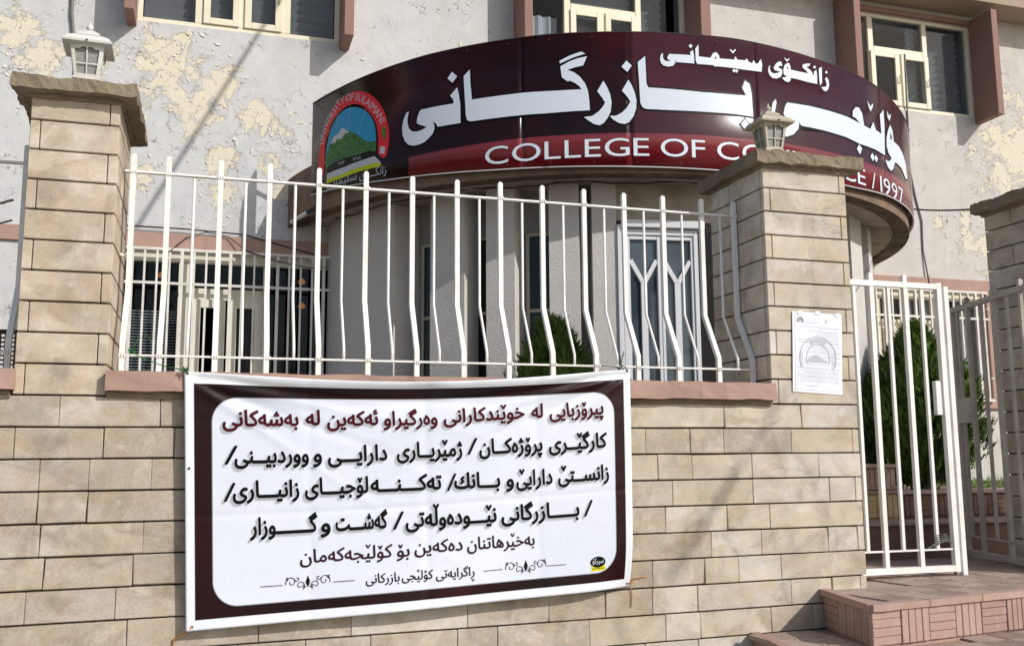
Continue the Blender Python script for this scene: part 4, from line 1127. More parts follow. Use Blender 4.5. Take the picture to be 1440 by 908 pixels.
for a, b in (((-3.50, 4.69), (-3.50, 4.37)), ((-3.33, 4.66), (-3.36, 4.30)), ((-3.13, 4.58), (-3.22, 4.28)), ((-3.62, 4.5), (-3.60, 4.25))):
    n = 14
    for k in range(n):
        s_ = a[0] + (b[0] - a[0]) * k / n; z = a[1] - .03 + (b[1] - a[1] + .05) * k / n
        m.quad(cylp(s_, z, .0038), cylp(s_ + .006, z, .0038), cylp(s_ + .006, z + .008, .0038), cylp(s_, z + .008, .0038))
part(m, 'crest_rays', 'em_page', sign, fix=False)

# ------------------------------------------------------------------ fence on the coping
YT, YK = 5.0, 4.855
def fence_bars(parent, xs_thick, xs_thin, straight=()):
    th = MB().tube([(0, YT, 3.118), (0, YT, 3.128), ], [.0125, .006], sq=True)
    th.tube([(0, YT, 3.118), (0, YT, 2.43), (0, YK, 2.165), (0, YK, LT - .004)], .0125, sq=True)
    for y_, z_ in ((YT, 3.035), (YK, 2.106), (YK, LT + .002)):
        for k_ in range(3): th.tube([(-.012 + .012 * k_, y_ - .0155, z_ - .008), (-.010 + .012 * k_, y_ - .0155, z_ + .008)], [.004, .0055], 5)
    me = th.mesh('post', 'white_metal')
    tn = MB().tube([(0, YT, 3.03), (0, YT, 2.43), (0, YK, 2.165), (0, YK, 2.104)], .0075, 8).mesh('picket', 'white_metal', True)
    for x in xs_thick: copy_part(me, 'post', parent, (x + random.uniform(-.003, .003), random.uniform(-.003, .003), random.uniform(-.004, .004) * (x < 2.9)))
    for x in xs_thin: copy_part(tn, 'picket', parent, (x + random.uniform(-.004, .004), random.uniform(-.003, .003), 0))
F1 = thing('fence_railing', 'white metal railing with bars bent outward at the bottom, above the banner', 'fence', loc=(1.25, 4.9, LT))
thick = [-.418] + [-.250 + .2468 * k for k in range(13)]
thin = [-.250 + .2468 * (k + .5) for k in range(12)] + [2.832]
fence_bars(F1, thick + [2.928], thin)
m = MB(); m.box(-.455, 2.945, YT - .014, YT + .014, 3.030, 3.040); part(m, 'top_rail', 'white_metal', F1)
m = MB(); m.box(-.385, 2.935, YK - .012, YK + .012, 2.102, 2.111); part(m, 'bottom_rail', 'white_metal', F1)
m = MB(); m.tube([(-.47, YT + .02, 2.62), (-.405, YT, 2.60)], .008); part(m, 'wall_tie', 'white_metal', F1)
m = MB(); m.tube([(2.928, YT, 2.74), (2.955, YT + .02, 2.74)], .01); part(m, 'wall_tie', 'white_metal', F1)
F2 = thing('fence_railing', 'shaded end of the neighbouring railing left of the left stone pillar', 'fence', loc=(-1.5, 4.9, LT))
fence_bars(F2, [-.9, -1.148, -1.394, -1.64, -1.887], [-1.024, -1.271, -1.517, -1.764])
m = MB(); m.box(-2.0, -.885, YT - .014, YT + .014, 3.030, 3.040); part(m, 'top_rail', 'white_metal', F2)
m = MB(); m.box(-2.0, -.885, YK - .012, YK + .012, 2.102, 2.111); part(m, 'bottom_rail', 'white_metal', F2)
m = MB(); m.tube([(-1.6, 5.03, 2.62), (-.95, 5.03, 2.86)], .006); m.tube([(-1.6, 5.03, 2.52), (-.95, 5.03, 2.76)], .005); part(m, 'stay_wire', 'cable_grey', F2)
# louvred metal vent behind the neighbouring railing
vg = thing('vent_grate', 'small dark metal mesh panel beside the left stone pillar', 'vent', loc=(-1.0, 5.25, LT))
m = MB(); rect_frame(m, -1.12, -.88, 2.0, 2.26, 5.24, 5.27, .012); part(m, 'frame', 'iron', vg)
m = MB()
for k in range(11): m.box(-1.11, -.89, 5.25, 5.262, 2.018 + k * .022, 2.026 + k * .022)
for k in range(10): m.box(-1.105 + k * .023, -1.099 + k * .023, 5.247, 5.265, 2.01, 2.25)
part(m, 'mesh', 'iron', vg)

# ------------------------------------------------------------------ gate
def gate_leaf(name, label, width, bars, hinge, direction, ztop=2.688, mat='white_metal', lock=None, extra_post=None):
    """built along local x from the hinge, then turned"""
    t = thing(name, label, 'gate', loc=(hinge[0], hinge[1], ZP)); t.rotation_euler.z = math.atan2(direction[1], direction[0])
    H = ztop - ZP
    def lp(mb, nm, mt=None): return mb.build(nm, mt or mat, t)
    w = .017
    m = MB(); m.tube([(w, 0, .02), (w, 0, H)], w, sq=True); lp(m, 'stile'); m = MB(); m.tube([(width - w, 0, .02), (width - w, 0, H)], w, sq=True); lp(m, 'stile')
    m = MB(); m.box(2 * w + .001, width - 2 * w - .001, -w, w, H - .04, H - .006); lp(m, 'top_rail')
    m = MB(); m.box(2 * w + .001, width - 2 * w - .001, -w, w, .024, .06); lp(m, 'bottom_rail')
    m = MB(); m.box(2 * w + .001, width - 2 * w - .001, -.008, .008, .150, .160); lp(m, 'cross_rail')
    for x, kind in bars:
        m = MB()
        if kind == 'T': m.tube([(x, .0, .055), (x, 0, H + .03)], .014, sq=True); m.tube([(x, 0, H + .03), (x, 0, H + .042)], [.014, .006], sq=True); lp(m, 'post')
        else: m.tube([(x, 0, .155), (x, 0, H - .03)], .0095, sq=True); lp(m, 'picket')
    if lock:
        m = MB(); m.chamfer(*lock, .003); o = lp(m, 'lock_box')
        if lock[1] > .9: m = MB(); m.tube([((lock[0] + lock[1]) / 2, lock[2] - .004, (lock[4] + lock[5]) / 2 + .01), ((lock[0] + lock[1]) / 2, lock[2] + .002, (lock[4] + lock[5]) / 2 + .01)], .008, 10); m.build('keyhole', 'cable', o)
    return t
g1 = gate_leaf('gate_leaf', 'sunlit white metal gate leaf standing closed beside the stone pillar with the notice', .826,
               [(.065, 'T'), (.188, 't'), (.311, 'T'), (.437, 't'), (.559, 'T'), (.681, 't')], (3.512, 4.95), (1, 0), lock=(.745, .80, -.004, .028, .96, 1.17))
m = MB(); m.tube([(.862, 0.0, .0), (.862, 0, H_ := 2.668 - ZP)], .0155, sq=True); m.build('meeting_post', 'white_metal', g1)
m = MB(); m.tube([(.80, .0, .06), (.80, 0, -.004)], .008, 8); m.build('drop_bolt', 'iron', g1)
m = MB()
for k in range(5):
    m.tube([(.60 + k * .02, -.012, .165 + .004 * k), (.66, -.016, .19 + .012 * k), (.74, -.012, .205 + .01 * k), (.78, -.006, .19)], .0035, 5)
m.build('wire_coil', 'twine_grey', g1)
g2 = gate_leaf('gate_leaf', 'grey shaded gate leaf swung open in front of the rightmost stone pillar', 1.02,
               [(.09, 'T'), (.26, 't'), (.43, 'T'), (.60, 't'), (.785, 'T'), (.93, 't')], (4.865, 4.78), (.27, .963), lock=(.80, 1.015, -.02, .02, .94, 1.12), mat='gate_shaded')

# ------------------------------------------------------------------ pillar lanterns
def lantern(label, x, y, z, rz=0.0, LM='lantern'):
    t = thing('pillar_lantern', label, 'lantern', 'lanterns on the gate pillars', (x, y, z)); t.rotation_euler.z = rz
    def ring4(h, zz): return [(-h, -h, zz), (h, -h, zz), (h, h, zz), (-h, h, zz)]
    def loft(levels, name, mat, capb=True, capt=True):
        m = MB()
        for h, zz in levels: m.v += ring4(h, zz)
        for i in range(len(levels) - 1):
            for k in range(4): m.face([4 * i + k, 4 * i + (k + 1) % 4, 4 * (i + 1) + (k + 1) % 4, 4 * (i + 1) + k])
        if capb: m.face([3, 2, 1, 0])
        if capt: m.face([4 * (len(levels) - 1) + k for k in range(4)])
        return m.build(name, mat, t)
    loft([(.055, 0), (.055, .02), (.034, .035), (.030, .085), (.045, .10), (.060, .105), (.060, .118)], 'base', LM)
    z0, z1, h0, h1 = .119, .270, .053, .074
    # corner posts, glazing bars and arched heads of each of the four panes
    for q in range(4):
        M = Matrix.Rotation(q * math.pi / 2, 4, 'Z')
        def P(u, zz, out=0.0):
            h = h0 + (h1 - h0) * (zz - z0) / (z1 - z0)
            return M @ Vector((u * h, -h - out, zz))
        m = MB()
        def strip(u0, za, u1, zb, wu, wz, o=.004):
            pts = [(u0, za), (u1, zb)]
            a, b = [P(u0 - wu, za - wz, o), P(u0 + wu, za - wz, o), P(u1 + wu, zb + wz, o), P(u1 - wu, zb + wz, o)], [P(u0 - wu, za - wz, -.004), P(u0 + wu, za - wz, -.004), P(u1 + wu, zb + wz, -.004), P(u1 - wu, zb + wz, -.004)]
            bb = len(m.v); m.v += [tuple(p) for p in a + b]
            for f in ((0, 1, 2, 3), (7, 6, 5, 4), (0, 4, 5, 1), (1, 5, 6, 2), (2, 6, 7, 3), (3, 7, 4, 0)): m.face([bb + i for i in f])
        strip(-.90, z0, -.90, z1, .11, 0); strip(.90, z0, .90, z1, .11, 0); strip(0, z0, 0, z1, .05, 0, .003)
        for zz, hh in ((z0 + .006, .006), (z0 + .062, .0035)):
            a = [P(-.9, zz - hh, .0035), P(.9, zz - hh, .0035), P(.9, zz + hh, .0035), P(-.9, zz + hh, .0035)]; m.quad(*a)
        # arched top
        n = 10
        for k in range(n):
            ua, ub = -.8 + 1.6 * k / n, -.8 + 1.6 * (k + 1) / n
            f = lambda u: z1 - .010 - .020 * abs(u) ** 1.5 * (1.0) - .004 * math.cos(u * 12)
            m.quad(P(ua, f(ua), .0045), P(ub, f(ub), .0045), P(ub, z1, .0045), P(ua, z1, .0045))
        m.build('pane_frame', LM, t, fix=True)
        g = MB(); g.quad(P(-.85, z0, -.006), P(.85, z0, -.006), P(.85, z1, -.006), P(-.85, z1, -.006)); g.build('pane', 'lantern_glass', t, fix=False)
    loft([(.080, z1), (.112, z1 + .004), (.115, z1 + .014), (.108, z1 + .018), (.092, z1 + .040), (.055, z1 + .062), (.045, z1 + .066)], 'roof', LM)
    loft([(.050, z1 + .0665), (.050, z1 + .074), (.038, z1 + .084), (.020, z1 + .098), (.012, z1 + .101)], 'roof_cap', LM)
    m = MB(); prof = [(.008, .100), (.008, .108), (.016, .114), (.018, .122), (.012, .130), (.006, .138), (.003, .152)]
    n = 12
    for r_, zz in prof: m.v += [(r_ * math.cos(2 * math.pi * k / n), r_ * math.sin(2 * math.pi * k / n), z1 + zz) for k in range(n)]
    for i in range(len(prof) - 1):
        for k in range(n): m.face([i * n + k, i * n + (k + 1) % n, (i + 1) * n + (k + 1) % n, (i + 1) * n + k])
    m.build('finial', LM, t, True)
    m = MB(); m.tube([(0, -.1155, z1 + .010), (0, -.119, z1 + .010)], .005, 8); m.build('screw', 'iron', t)
lantern('white metal lantern on the left stone pillar, in full sun', -.648, 4.965, 3.350, .03)
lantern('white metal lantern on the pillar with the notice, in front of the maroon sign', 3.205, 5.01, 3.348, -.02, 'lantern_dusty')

# ------------------------------------------------------------------ banner
TL, TR_, BL_, BR_ = Vector((-.129, 0, 2.014)), Vector((2.068, 0, 2.070)), Vector((-.080, 0, .870)), Vector((2.062, 0, .967))
def cloth(u, v, off=0.0):
    p = (TL * (1 - u) + TR_ * u) * (1 - v) + (BL_ * (1 - u) + BR_ * u) * v
    S = math.sin(math.pi * min(1, max(0, u))) ** 1.2
    p.z -= .060 * S * math.exp(-v / .12)
    p.z += .006 * math.sin(u * 9 + 1) * max(0, v - .7) * 3 * (1 - v + .2)
    y = 4.632
    y -= .062 * S * math.exp(-(v / .075) ** 2)                       # rolled forward at the sagging top hem
    y += .012 * math.exp(-((v - .10) / .05) ** 2) * S
    # tension folds running in from the tied corners
    for cu, sg in ((0.0, 1), (1.0, -1)):
        du = (u - cu) * sg
        for ang, amp in ((.13, .022), (.30, -.012), (.55, .010), (1.0, -.006)):
            d = (v - .02) - ang * du * 1.4
            y += amp * math.exp(-(d / .022) ** 2) * math.exp(-du / .30) * min(1, du / .03)
    y += .003 * math.exp(-((v - .565 - .012 * math.sin(u * 4)) / .012) ** 2) * (.6 + .4 * math.sin(u * 3.1)) + .0028 * math.exp(-((u - .505) / .011) ** 2) + .0022 * math.exp(-((u - .252) / .011) ** 2) + .0022 * math.exp(-((u - .765) / .011) ** 2)
    y += .010 * math.sin(u * 5.1 + 2.0 * v) * v + .004 * math.sin(u * 17 + v * 3) * max(0, v - .86) * 7
    y += -.012 * math.exp(-((u - .55 - (v - .08) * .3) / .04) ** 2) * math.exp(-v / .12)
    y += .05 * max(0, (u - .86) / .14) ** 2 * max(0, (v - .75) / .25) ** 2
    y -= .020 * math.sin(math.pi * min(1, u)) * max(0, v - .5) ** 1.5
    p.y = y - off
    return (p.x, p.y, p.z)
ban = MB(); NU, NV = 240, 130; uvs = []
for j in range(NV + 1):
    for i in range(NU + 1): ban.v.append(cloth(i / NU, j / NV))
for j in range(NV):
    for i in range(NU):
        a = j * (NU + 1) + i; ban.face((a + NU + 1, a + NU + 2, a + 1, a)); uvs += [(i, j + 1), (i + 1, j + 1), (i + 1, j), (i, j)]
bt = thing('banner', 'white and maroon vinyl banner with Kurdish lettering hung over the stone wall', 'banner', loc=(.99, 4.63, .87))
bo = part(ban, 'cloth', 'banner', bt, smooth=True, fix=False)
uvl = bo.data.uv_layers.new(name='UVMap')
for i, (a, b) in enumerate(uvs): uvl.data[i].uv = (a / NU * BW, b / NV * BH)
mod = bo.modifiers.new('thick', 'SOLIDIFY'); mod.thickness = .0008; mod.offset = -1
WORDS = [
('پیرۆزبایی', .7962, .213, .9308, .2036, 1), ('لە', .7527, .2095, .7811, .2078, 1), ('خوێندکارانی', .5458, .2199, .7362, .2088, 1), ('وەرگیراو', .4123, .2245, .5328, .2244, 1),
('ئەکەین', .29, .2233, .4004, .2198, 1), ('لە', .245, .2164, .2754, .2159, 1), ('بەشەکانی', .0744, .2161, .2305, .2184, 1),
('کارگێــری', .7928, .3634, .9377, .3567, 0), ('پرۆژەکــان', .627, .3663, .7773, .3623, 0), ('/', .5999, .3571, .6154, .3568, 0), ('ژمێریــاری', .4404, .3693, .5882, .3693, 0),
('دارایـــی', .291, .3751, .4197, .3746, 0), ('و', .2598, .3714, .2788, .3715, 0), ('ووردبیــنی', .0979, .3657, .2512, .3707, 0), ('/', .0782, .3609, .0956, .3603, 0),
('زانســتێ', .8139, .507, .9412, .5039, 0), ('دارایێ', .7127, .5136, .8004, .5102, 0), ('و', .6888, .5135, .7075, .5131, 0), ('بـــانك', .568, .5096, .675, .5122, 0), ('/', .5514, .5096, .566, .5096, 0),
('تەکـــنـــە', .3819, .5056, .5399, .5084, 0), ('لۆجیـــای', .242, .5038, .3773, .5071, 0), ('زانیـــاری', .0942, .5033, .2306, .5079, 0), ('/', .0762, .5066, .0919, .5069, 0),
('/', .8766, .657, .8912, .6573, 0), ('بـــــازرگانی', .6757, .6622, .8653, .6594, 0), ('نێـــودەوڵەتی', .4572, .6601, .665, .6609, 0), ('/', .4295, .6583, .4458, .6576, 0),
('گەشـــت', .3059, .6549, .418, .6569, 0), ('و', .274, .6562, .2955, .6563, 0), ('گـــــــوزار', .1284, .6508, .2678, .6535, 0),
('بەخێرهاتنان', .5955, .7727, .7545, .7736, 2), ('دەکەین', .4763, .7697, .5851, .7712, 2), ('بۆ', .4371, .7777, .4657, .7786, 2), ('کۆلێجەکەمان', .2305, .7753, .4281, .7764, 2),
('ڕاگرایەتی', .5232, .8804, .6113, .8805, 3), ('کۆلێجی', .4473, .875, .5168, .878, 3), ('بازرکانی', .3691, .8749, .4426, .8769, 3)]
STY = {1: (.030, .090, 'ink_maroon', True), 0: (.032, .092, 'ink_black', True), 2: (.014, .073, 'ink_maroon2', False), 3: (.010, .052, 'ink_black', False)}
MAT['ink_maroon2'] = plain('dark_maroon_ink', lin(44, 12, 24), 0.6, 0.15)
for w, u0, v0, u1, v1, st in WORDS:
    emb, h, mt_, shadow = STY[st]
    V, F, W = word_mesh(w, emb); k = (u1 - u0) / (W + 2 * emb)
    if w == '/': V = [(a + b * .25, b * 1.05 - .06) for a, b in V]
    root = None
    # bold weight: the letterforms are stamped in a small circle, each a hair above the last
    for dx, dy, mm, off, nst in (((0, 0, mt_, .0030, 8),) + (((-.0036, .0065, 'ink_grey', .0021, 4), (-.0052, .010, 'ink_pale', .0015, 4)) if shadow else ())):
        m = MB()
        for q in range(nst):
            ex, ey = STAMP[q * (8 // nst)]
            bm_into(m, flat_to_mesh([(u0 + (a + emb + ex * emb) * k, b + ey * emb) for a, b in V], F, .012, .22),
                    lambda a, b: cloth(a + dx, v0 + (v1 - v0) * (a - u0) / (u1 - u0) - b * h + dy, off + q * .00005))
        o = part(m, 'lettering' if root is None else 'letter_shadow', mm, bt if root is None else root, fix=False)
        if root is None: root = o
# scroll ornaments either side of the last line
def ornament(uc, vc, sc, m):
    def rib(pts, w):
        for (a, b), (c, d) in zip(pts, pts[1:]):
            L = math.hypot((c - a) * BW, (d - b) * BH) or 1e-6; nx, ny = -(d - b) * BH / L, (c - a) * BW / L
            q = lambda x, y, s_: cloth(x + nx * w * s_ / BW, y + ny * w * s_ / BH, .0022)
            b0 = len(m.v); m.v += [q(a, b, 1), q(a, b, -1), q(c, d, -1), q(c, d, 1)]; m.face((b0, b0 + 1, b0 + 2, b0 + 3))
    def spiral(cx, cy, r, t0, turns, hand, n=22):
        P = []
        for k in range(n + 1):
            t = t0 + hand * turns * 2 * math.pi * k / n; rr = r * (1 - .85 * k / n); P.append((uc + sc * (cx + rr * math.cos(t)) / BW, vc + sc * (cy + rr * math.sin(t)) / BH))
        return P
    for sg in (-1, 1):
        for cx, cy, r, t0, tr_, hd in ((.035, .010, .022, 2.2, 1.1, 1), (.075, -.006, .026, .4, 1.2, -1), (.048, -.020, .012, 0, 1, 1), (.018, .012, .010, 3, .9, -1), (.095, -.022, .009, 1, 1, 1)):
            P = spiral(cx, cy, r, t0, tr_, hd); P = [(uc + (a - uc) * sg, b) for a, b in P]; rib(P, .0016)
    for a, b, c, d in ((0, -.032, .010, -.005), (0, -.032, -.010, -.005), (0, .02, .012, -.004), (0, .02, -.012, -.004)):
        b0 = len(m.v); m.v += [cloth(uc + sc * 0 / BW, vc + sc * b / BH, .0022), cloth(uc + sc * c / BW, vc + sc * d / BH, .0022), cloth(uc, vc + sc * .004 / BH, .0022)]; m.face((b0, b0 + 1, b0 + 2))
for oc in ((.2466, .853, 1.0), (.732, .866, 1.05)):
    m = MB(); ornament(*oc, m); part(m, 'ornament', 'ink_black', bt, fix=False)
for a, b, c, d in ((.1476, .8551, .1945, .8564), (.299, .8584, .3455, .8593), (.632, .8676, .6759, .8667), (.784, .8699, .8301, .8705)):
    m = MB(); m.quad(cloth(a, b + .0013, .0022), cloth(c, d + .0013, .0022), cloth(c, d - .0013, .0022), cloth(a, b - .0013, .0022)); part(m, 'rule_line', 'ink_black', bt, fix=False)
m = MB(); c_ = (.910, .872); n = 28; b0 = len(m.v)
m.v += [cloth(c_[0] + .0193 * math.cos(2 * math.pi * k / n), c_[1] + .0245 * math.sin(2 * math.pi * k / n), .0018) for k in range(n)]; m.face(list(range(n)))
part(m, 'printer_mark', 'ink_black', bt, fix=False)
m = MB(); m.quad(cloth(.893, .912, .0014), cloth(.929, .910, .0014), cloth(.929, .886, .0014), cloth(.893, .888, .0014)); part(m, 'printer_mark', 'ink_yellow', bt, fix=False)
m = MB(); V, F, W = word_mesh('سیرکۆ', .03); bm_into(m, flat_to_mesh([(.896 + a * .028 / W, b) for a, b in V], F), lambda a, b: cloth(a, .877 - b * .034, .0024)); part(m, 'printer_mark', 'print_white', bt, fix=False)
m = MB()
for k in range(9): m.quad(cloth(.8955 + k * .0036, .9035, .002), cloth(.8975 + k * .0036, .9035, .002), cloth(.8975 + k * .0036, .8975, .002), cloth(.8955 + k * .0036, .8975, .002))
part(m, 'printer_mark', 'ink_black', bt, fix=False)
m = MB()
for u, v in ((.006, .006), (.994, .006), (.012, .985), (.992, .985), (.008, .38)):
    P = cloth(u, v, .003); q = cloth(u, v, -.002); m.tube([P, q], .006, 12)
part(m, 'eyelet', 'iron', bt)

def cord(name, label, pts, r, mat, cat='string'):
    m = MB(); m.tube(pts, r, 6); o = m.build(name, mat, None, True); tag(o, label, cat); return o
ca = cloth(.012, .985, .004)
cord('cord', 'frayed orange cord tying the lower left banner corner down the wall', [ca, (ca[0] - .03, 4.66, ca[2] - .03), (ca[0] - .075, 4.69, ca[2] - .055), (ca[0] - .085, 4.692, ca[2] - .13)], .0038, 'twine_orange')
ca = cloth(.004, .004, .004)
gt = thing('green_twine', 'knotted green twine tying the upper left banner corner to the railing', 'string', loc=(-.2, 4.8, 2.05))
m = MB(); m.tube([ca, (-.15, 4.70, 2.03), (-.23, 4.80, 2.055), (-.34, 4.845, 2.10), (-.372, 4.84, 2.125)], .0026, 6); part(m, 'strand', 'twine_green', gt, True)
m = MB(); random.seed(5)
for c0, rad, cnt in ((Vector(ca) + Vector((-.005, -.012, .01)), .014, 18), (Vector((-.375, 4.84, 2.12)), .015, 16)):
    m = MB()
    for k in range(cnt):
        a = Vector((random.uniform(-1, 1), random.uniform(-1, 1), random.uniform(-1, 1))).normalized() * rad * random.uniform(.5, 1.5)
        b = Vector((random.uniform(-1, 1), random.uniform(-1, 1), random.uniform(-1, 1))).normalized() * rad
        m.tube([c0, c0 + a * .6 + b * .3, c0 + a], .0026, 5)
    part(m, 'knot', 'twine_green', gt, True)
m = MB(); m.tube([(-.372, 4.84, 2.125), (-.35, 4.83, 2.18), (-.31, 4.84, 2.20), (-.29, 4.85, 2.17)], .003, 5)
part(m, 'strand', 'twine_green', gt, True)
ca = cloth(.993, .004, .004)
wt = MB(); wt.tube([ca, (ca[0] + .03, 4.72, 2.09), (ca[0] + .06, 4.845, 2.115), (ca[0] + .075, 4.84, 2.19)], .003, 6); wt.tube([ca, (ca[0] - .03, 4.70, 2.09), (ca[0] - .055, 4.845, 2.108)], .003, 6); wt.tube([(ca[0] + .06, 4.845, 2.115), (ca[0] + .05, 4.83, 2.16), (ca[0] + .085, 4.835, 2.175)], .0028, 6); wt.tube([(ca[0] + .055, 4.70, 2.02), (ca[0] + .056, 4.80, 2.07), (ca[0] + .06, 4.845, 2.115)], .003, 6)
tag(wt.build('tie_wire', 'twine_grey', None, True), 'grey green wire tying the upper right banner corner to the railing', 'wire')
ca = cloth(.998, .985, .002)
wt = MB(); wt.tube([ca, (ca[0] + .012, 4.688, ca[2] - .005), (ca[0] + .02, 4.692, ca[2] - .06), (ca[0] + .012, 4.692, ca[2] - .12)], .0024, 6); wt.tube([ca, (ca[0] + .03, 4.688, ca[2] + .022), (ca[0] + .10, 4.690, ca[2] + .030)], .0024, 6); wt.tube([ca, (ca[0] + .035, 4.688, ca[2] + .012)], .004, 6)
tag(wt.build('tie_string', 'twine_orange', None, True), 'thin loose string at the lower right banner corner', 'string')

# ------------------------------------------------------------------ notice on the pillar
nt = thing('paper_notice', 'white paper notice in a clear sleeve taped to the stone pillar beside the gate', 'notice', loc=(3.25, 4.69, 2.18))
q = [(3.108, 2.412), (3.412, 2.402), (3.392, 1.968), (3.088, 1.982)]
def npt(u, v, off=0.0):
    a = Vector(q[0]) * (1 - u) + Vector(q[1]) * u; b = Vector(q[3]) * (1 - u) + Vector(q[2]) * u; c = a * (1 - v) + b * v
    return (c.x, 4.694 - off - .004 * math.sin(3 * v + 2 * u) * .6, c.y)
def nsheet(u0, u1, v0, v1, off, name, mat):
    m = MB(); n = 12
    for j in range(n + 1):
        for i in range(n + 1): m.v.append(npt(u0 + (u1 - u0) * i / n, v0 + (v1 - v0) * j / n, off))
    for j in range(n):
        for i in range(n): a = j * (n + 1) + i; m.face((a + n + 1, a + n + 2, a + 1, a))
    return part(m, name, mat, nt, True, False)
nsheet(-.035, 1.03, -.035, 1.02, 0, 'sleeve', 'sleeve'); nsheet(.02, .985, .01, .985, .0014, 'paper', 'paper')
m = MB(); mf = MB(); random.seed(21)
rows = [(.10, .05, .5, 0), (.155, .1, .93, 1), (.175, .5, .94, 1), (.215, .3, .94, 0), (.235, .55, .93, 1), (.26, .45, .94, 0), (.29, .5, .94, 1), (.325, .08, .94, 0)]
rows += [(.36 + .032 * k, random.uniform(.05, .35), .95, k % 2) for k in range(10)] + [(.70 + .028 * k, random.uniform(.06, .3), .94, k % 2) for k in range(7)] + [(.93, .25, .5, 0)]
for v, u0, u1, k in rows:
    u = u0
    while u < u1:
        w = random.uniform(.01, .045); h = random.uniform(.0018, .0034)
        (m if k == 0 else mf).quad(npt(u, v + h, .0022), npt(u + w, v + h, .0022), npt(u + w, v - h, .0022), npt(u, v - h, .0022)); u += w + random.uniform(.004, .014)
mf.quad(npt(.06, .365, .002), npt(.95, .366, .002), npt(.95, .362, .002), npt(.06, .361, .002)); mf.quad(npt(.05, .81, .002), npt(.95, .812, .002), npt(.95, .808, .002), npt(.05, .806, .002))
def narc(cx, cy, r, w, mm, a0=-2.0, a1=2.0, n=40):
    for k in range(n):
        t0 = a0 + (a1 - a0) * k / n; t1 = a0 + (a1 - a0) * (k + 1) / n
        P = lambda rr, t: npt(cx + rr * math.sin(t), cy - rr * math.cos(t) * .72, .0026)
        mm.quad(P(r - w, t0), P(r - w, t1), P(r + w, t1), P(r + w, t0))
narc(.50, .565, .39, .006, m); narc(.50, .565, .25, .005, m)
narc(.50, .565, .32, .045, mf, -.55, .55, 24); narc(.13, .085, .06, .012, m, -1.9, 1.9, 14); narc(.13, .085, .03, .012, m, -1.9, 1.9, 14)
for k in range(26):
    u = .28 + k * .0165; hh = .085 * math.exp(-((u - .45) / .17) ** 2) + .008
    mf.quad(npt(u, .62, .0018), npt(u + .0165, .62, .0018), npt(u + .0165, .62 - hh, .0018), npt(u, .62 - hh, .0018))
for u in (.12, .155, .80, .845): mf.quad(npt(u, .70, .0018), npt(u + .018, .70, .0018), npt(u + .018, .50, .0018), npt(u, .50, .0018))
m.quad(npt(.66, .075, .0022), npt(.70, .075, .0022), npt(.70, .06, .0022), npt(.66, .06, .0022)); m.quad(npt(.64, .092, .0022), npt(.71, .092, .0022), npt(.71, .087, .0022), npt(.64, .087, .0022))
part(m, 'print', 'ink_paper_grey', nt, fix=False); part(mf, 'print', 'ink_paper_faint', nt, fix=False)
m = MB()
for u, v in ((.12, -.02), (.5, -.03), (.93, -.02)): m.quad(npt(u - .05, v + .02, .003), npt(u + .05, v + .022, .003), npt(u + .05, v - .03, .003), npt(u - .05, v - .028, .003))
part(m, 'tape', 'sleeve', nt, fix=False)

# ------------------------------------------------------------------ steps and landing of ribbed tiles
def tile_mesh(vert, w=.19, h=.165, strips=4, depth=.012, name='tile', mat='tile'):
    """square paver with grooves; lies in x-z, faces -y, origin at its lower left corner"""
    m = MB(); g = .004
    m.box(g * .3, w - g * .3, .006, .02, .002, h - .002)
    for k in range(strips):
        if vert: a, b = w * k / strips + g / 2, w * (k + 1) / strips - g / 2; m.chamfer(a, b, random.uniform(-.0012, .0012), .012, .002, h - .002, .0022)
        else: a, b = h * k / strips + g / 2, h * (k + 1) / strips - g / 2; m.chamfer(.002, w - .002, random.uniform(-.0012, .0012), .012, a, b, .0022)
    return m.mesh(name, mat)
TV = [tile_mesh(True, strips=n) for n in (4, 4, 5)]; TH_ = [tile_mesh(False) for _ in range(3)]
steps = bpy.data.objects.new('entrance_steps', None); COL.objects.link(steps); steps.location = (3.1, 4.3, 0); steps['kind'] = 'structure'
def place_tile(me, loc, M3, name='tile'):
    o = link(name, me, steps); M = Matrix.Translation(Vector(loc) - Vector(steps.location)) @ M3.to_4x4(); o.matrix_local = M; return o
A_ = Vector((3.067, 4.10, 0)); B_ = Vector((3.20, 4.70, 0)); ux = Vector((1, .16, 0)).normalized(); nx_ = Vector((-ux.y, ux.x, 0))
# landing body with mortar core
C_ = A_ + ux * 3.6
m = MB(); b = len(m.v)
ring = [A_ + Vector((.02, .02, 0)), C_ + Vector((0, .02, 0)), Vector((8.5, 4.9, 0)), Vector((8.5, 5.92, 0)), Vector((3.52, 5.92, 0)), Vector((3.52, 4.72, 0)), B_ + Vector((.02, 0, 0))]
m.v += [(p.x, p.y, 0) for p in ring] + [(p.x, p.y, ZP - .034) for p in ring]; n = len(ring)
m.face(list(range(n))); m.face([n + k for k in range(n)])
for k in range(n): m.face((k, (k + 1) % n, n + (k + 1) % n, n + k))
w = Vector(steps.location); m.v = [(x - w.x, y - w.y, z - w.z) for x, y, z in m.v]; m.build('landing_core', 'tile', steps)
# riser tiles, front
Mx = Matrix(((ux.x, nx_.x, 0), (ux.y, nx_.y, 0), (0, 0, 1)))
for k in range(18):
    p = A_ + ux * (.002 + .1915 * k); j = random.uniform(-.003, .003)
    place_tile(TH_[k % 3] if k % 2 == 0 else TV[k % 3], (p.x, p.y + j, .7075), Mx)
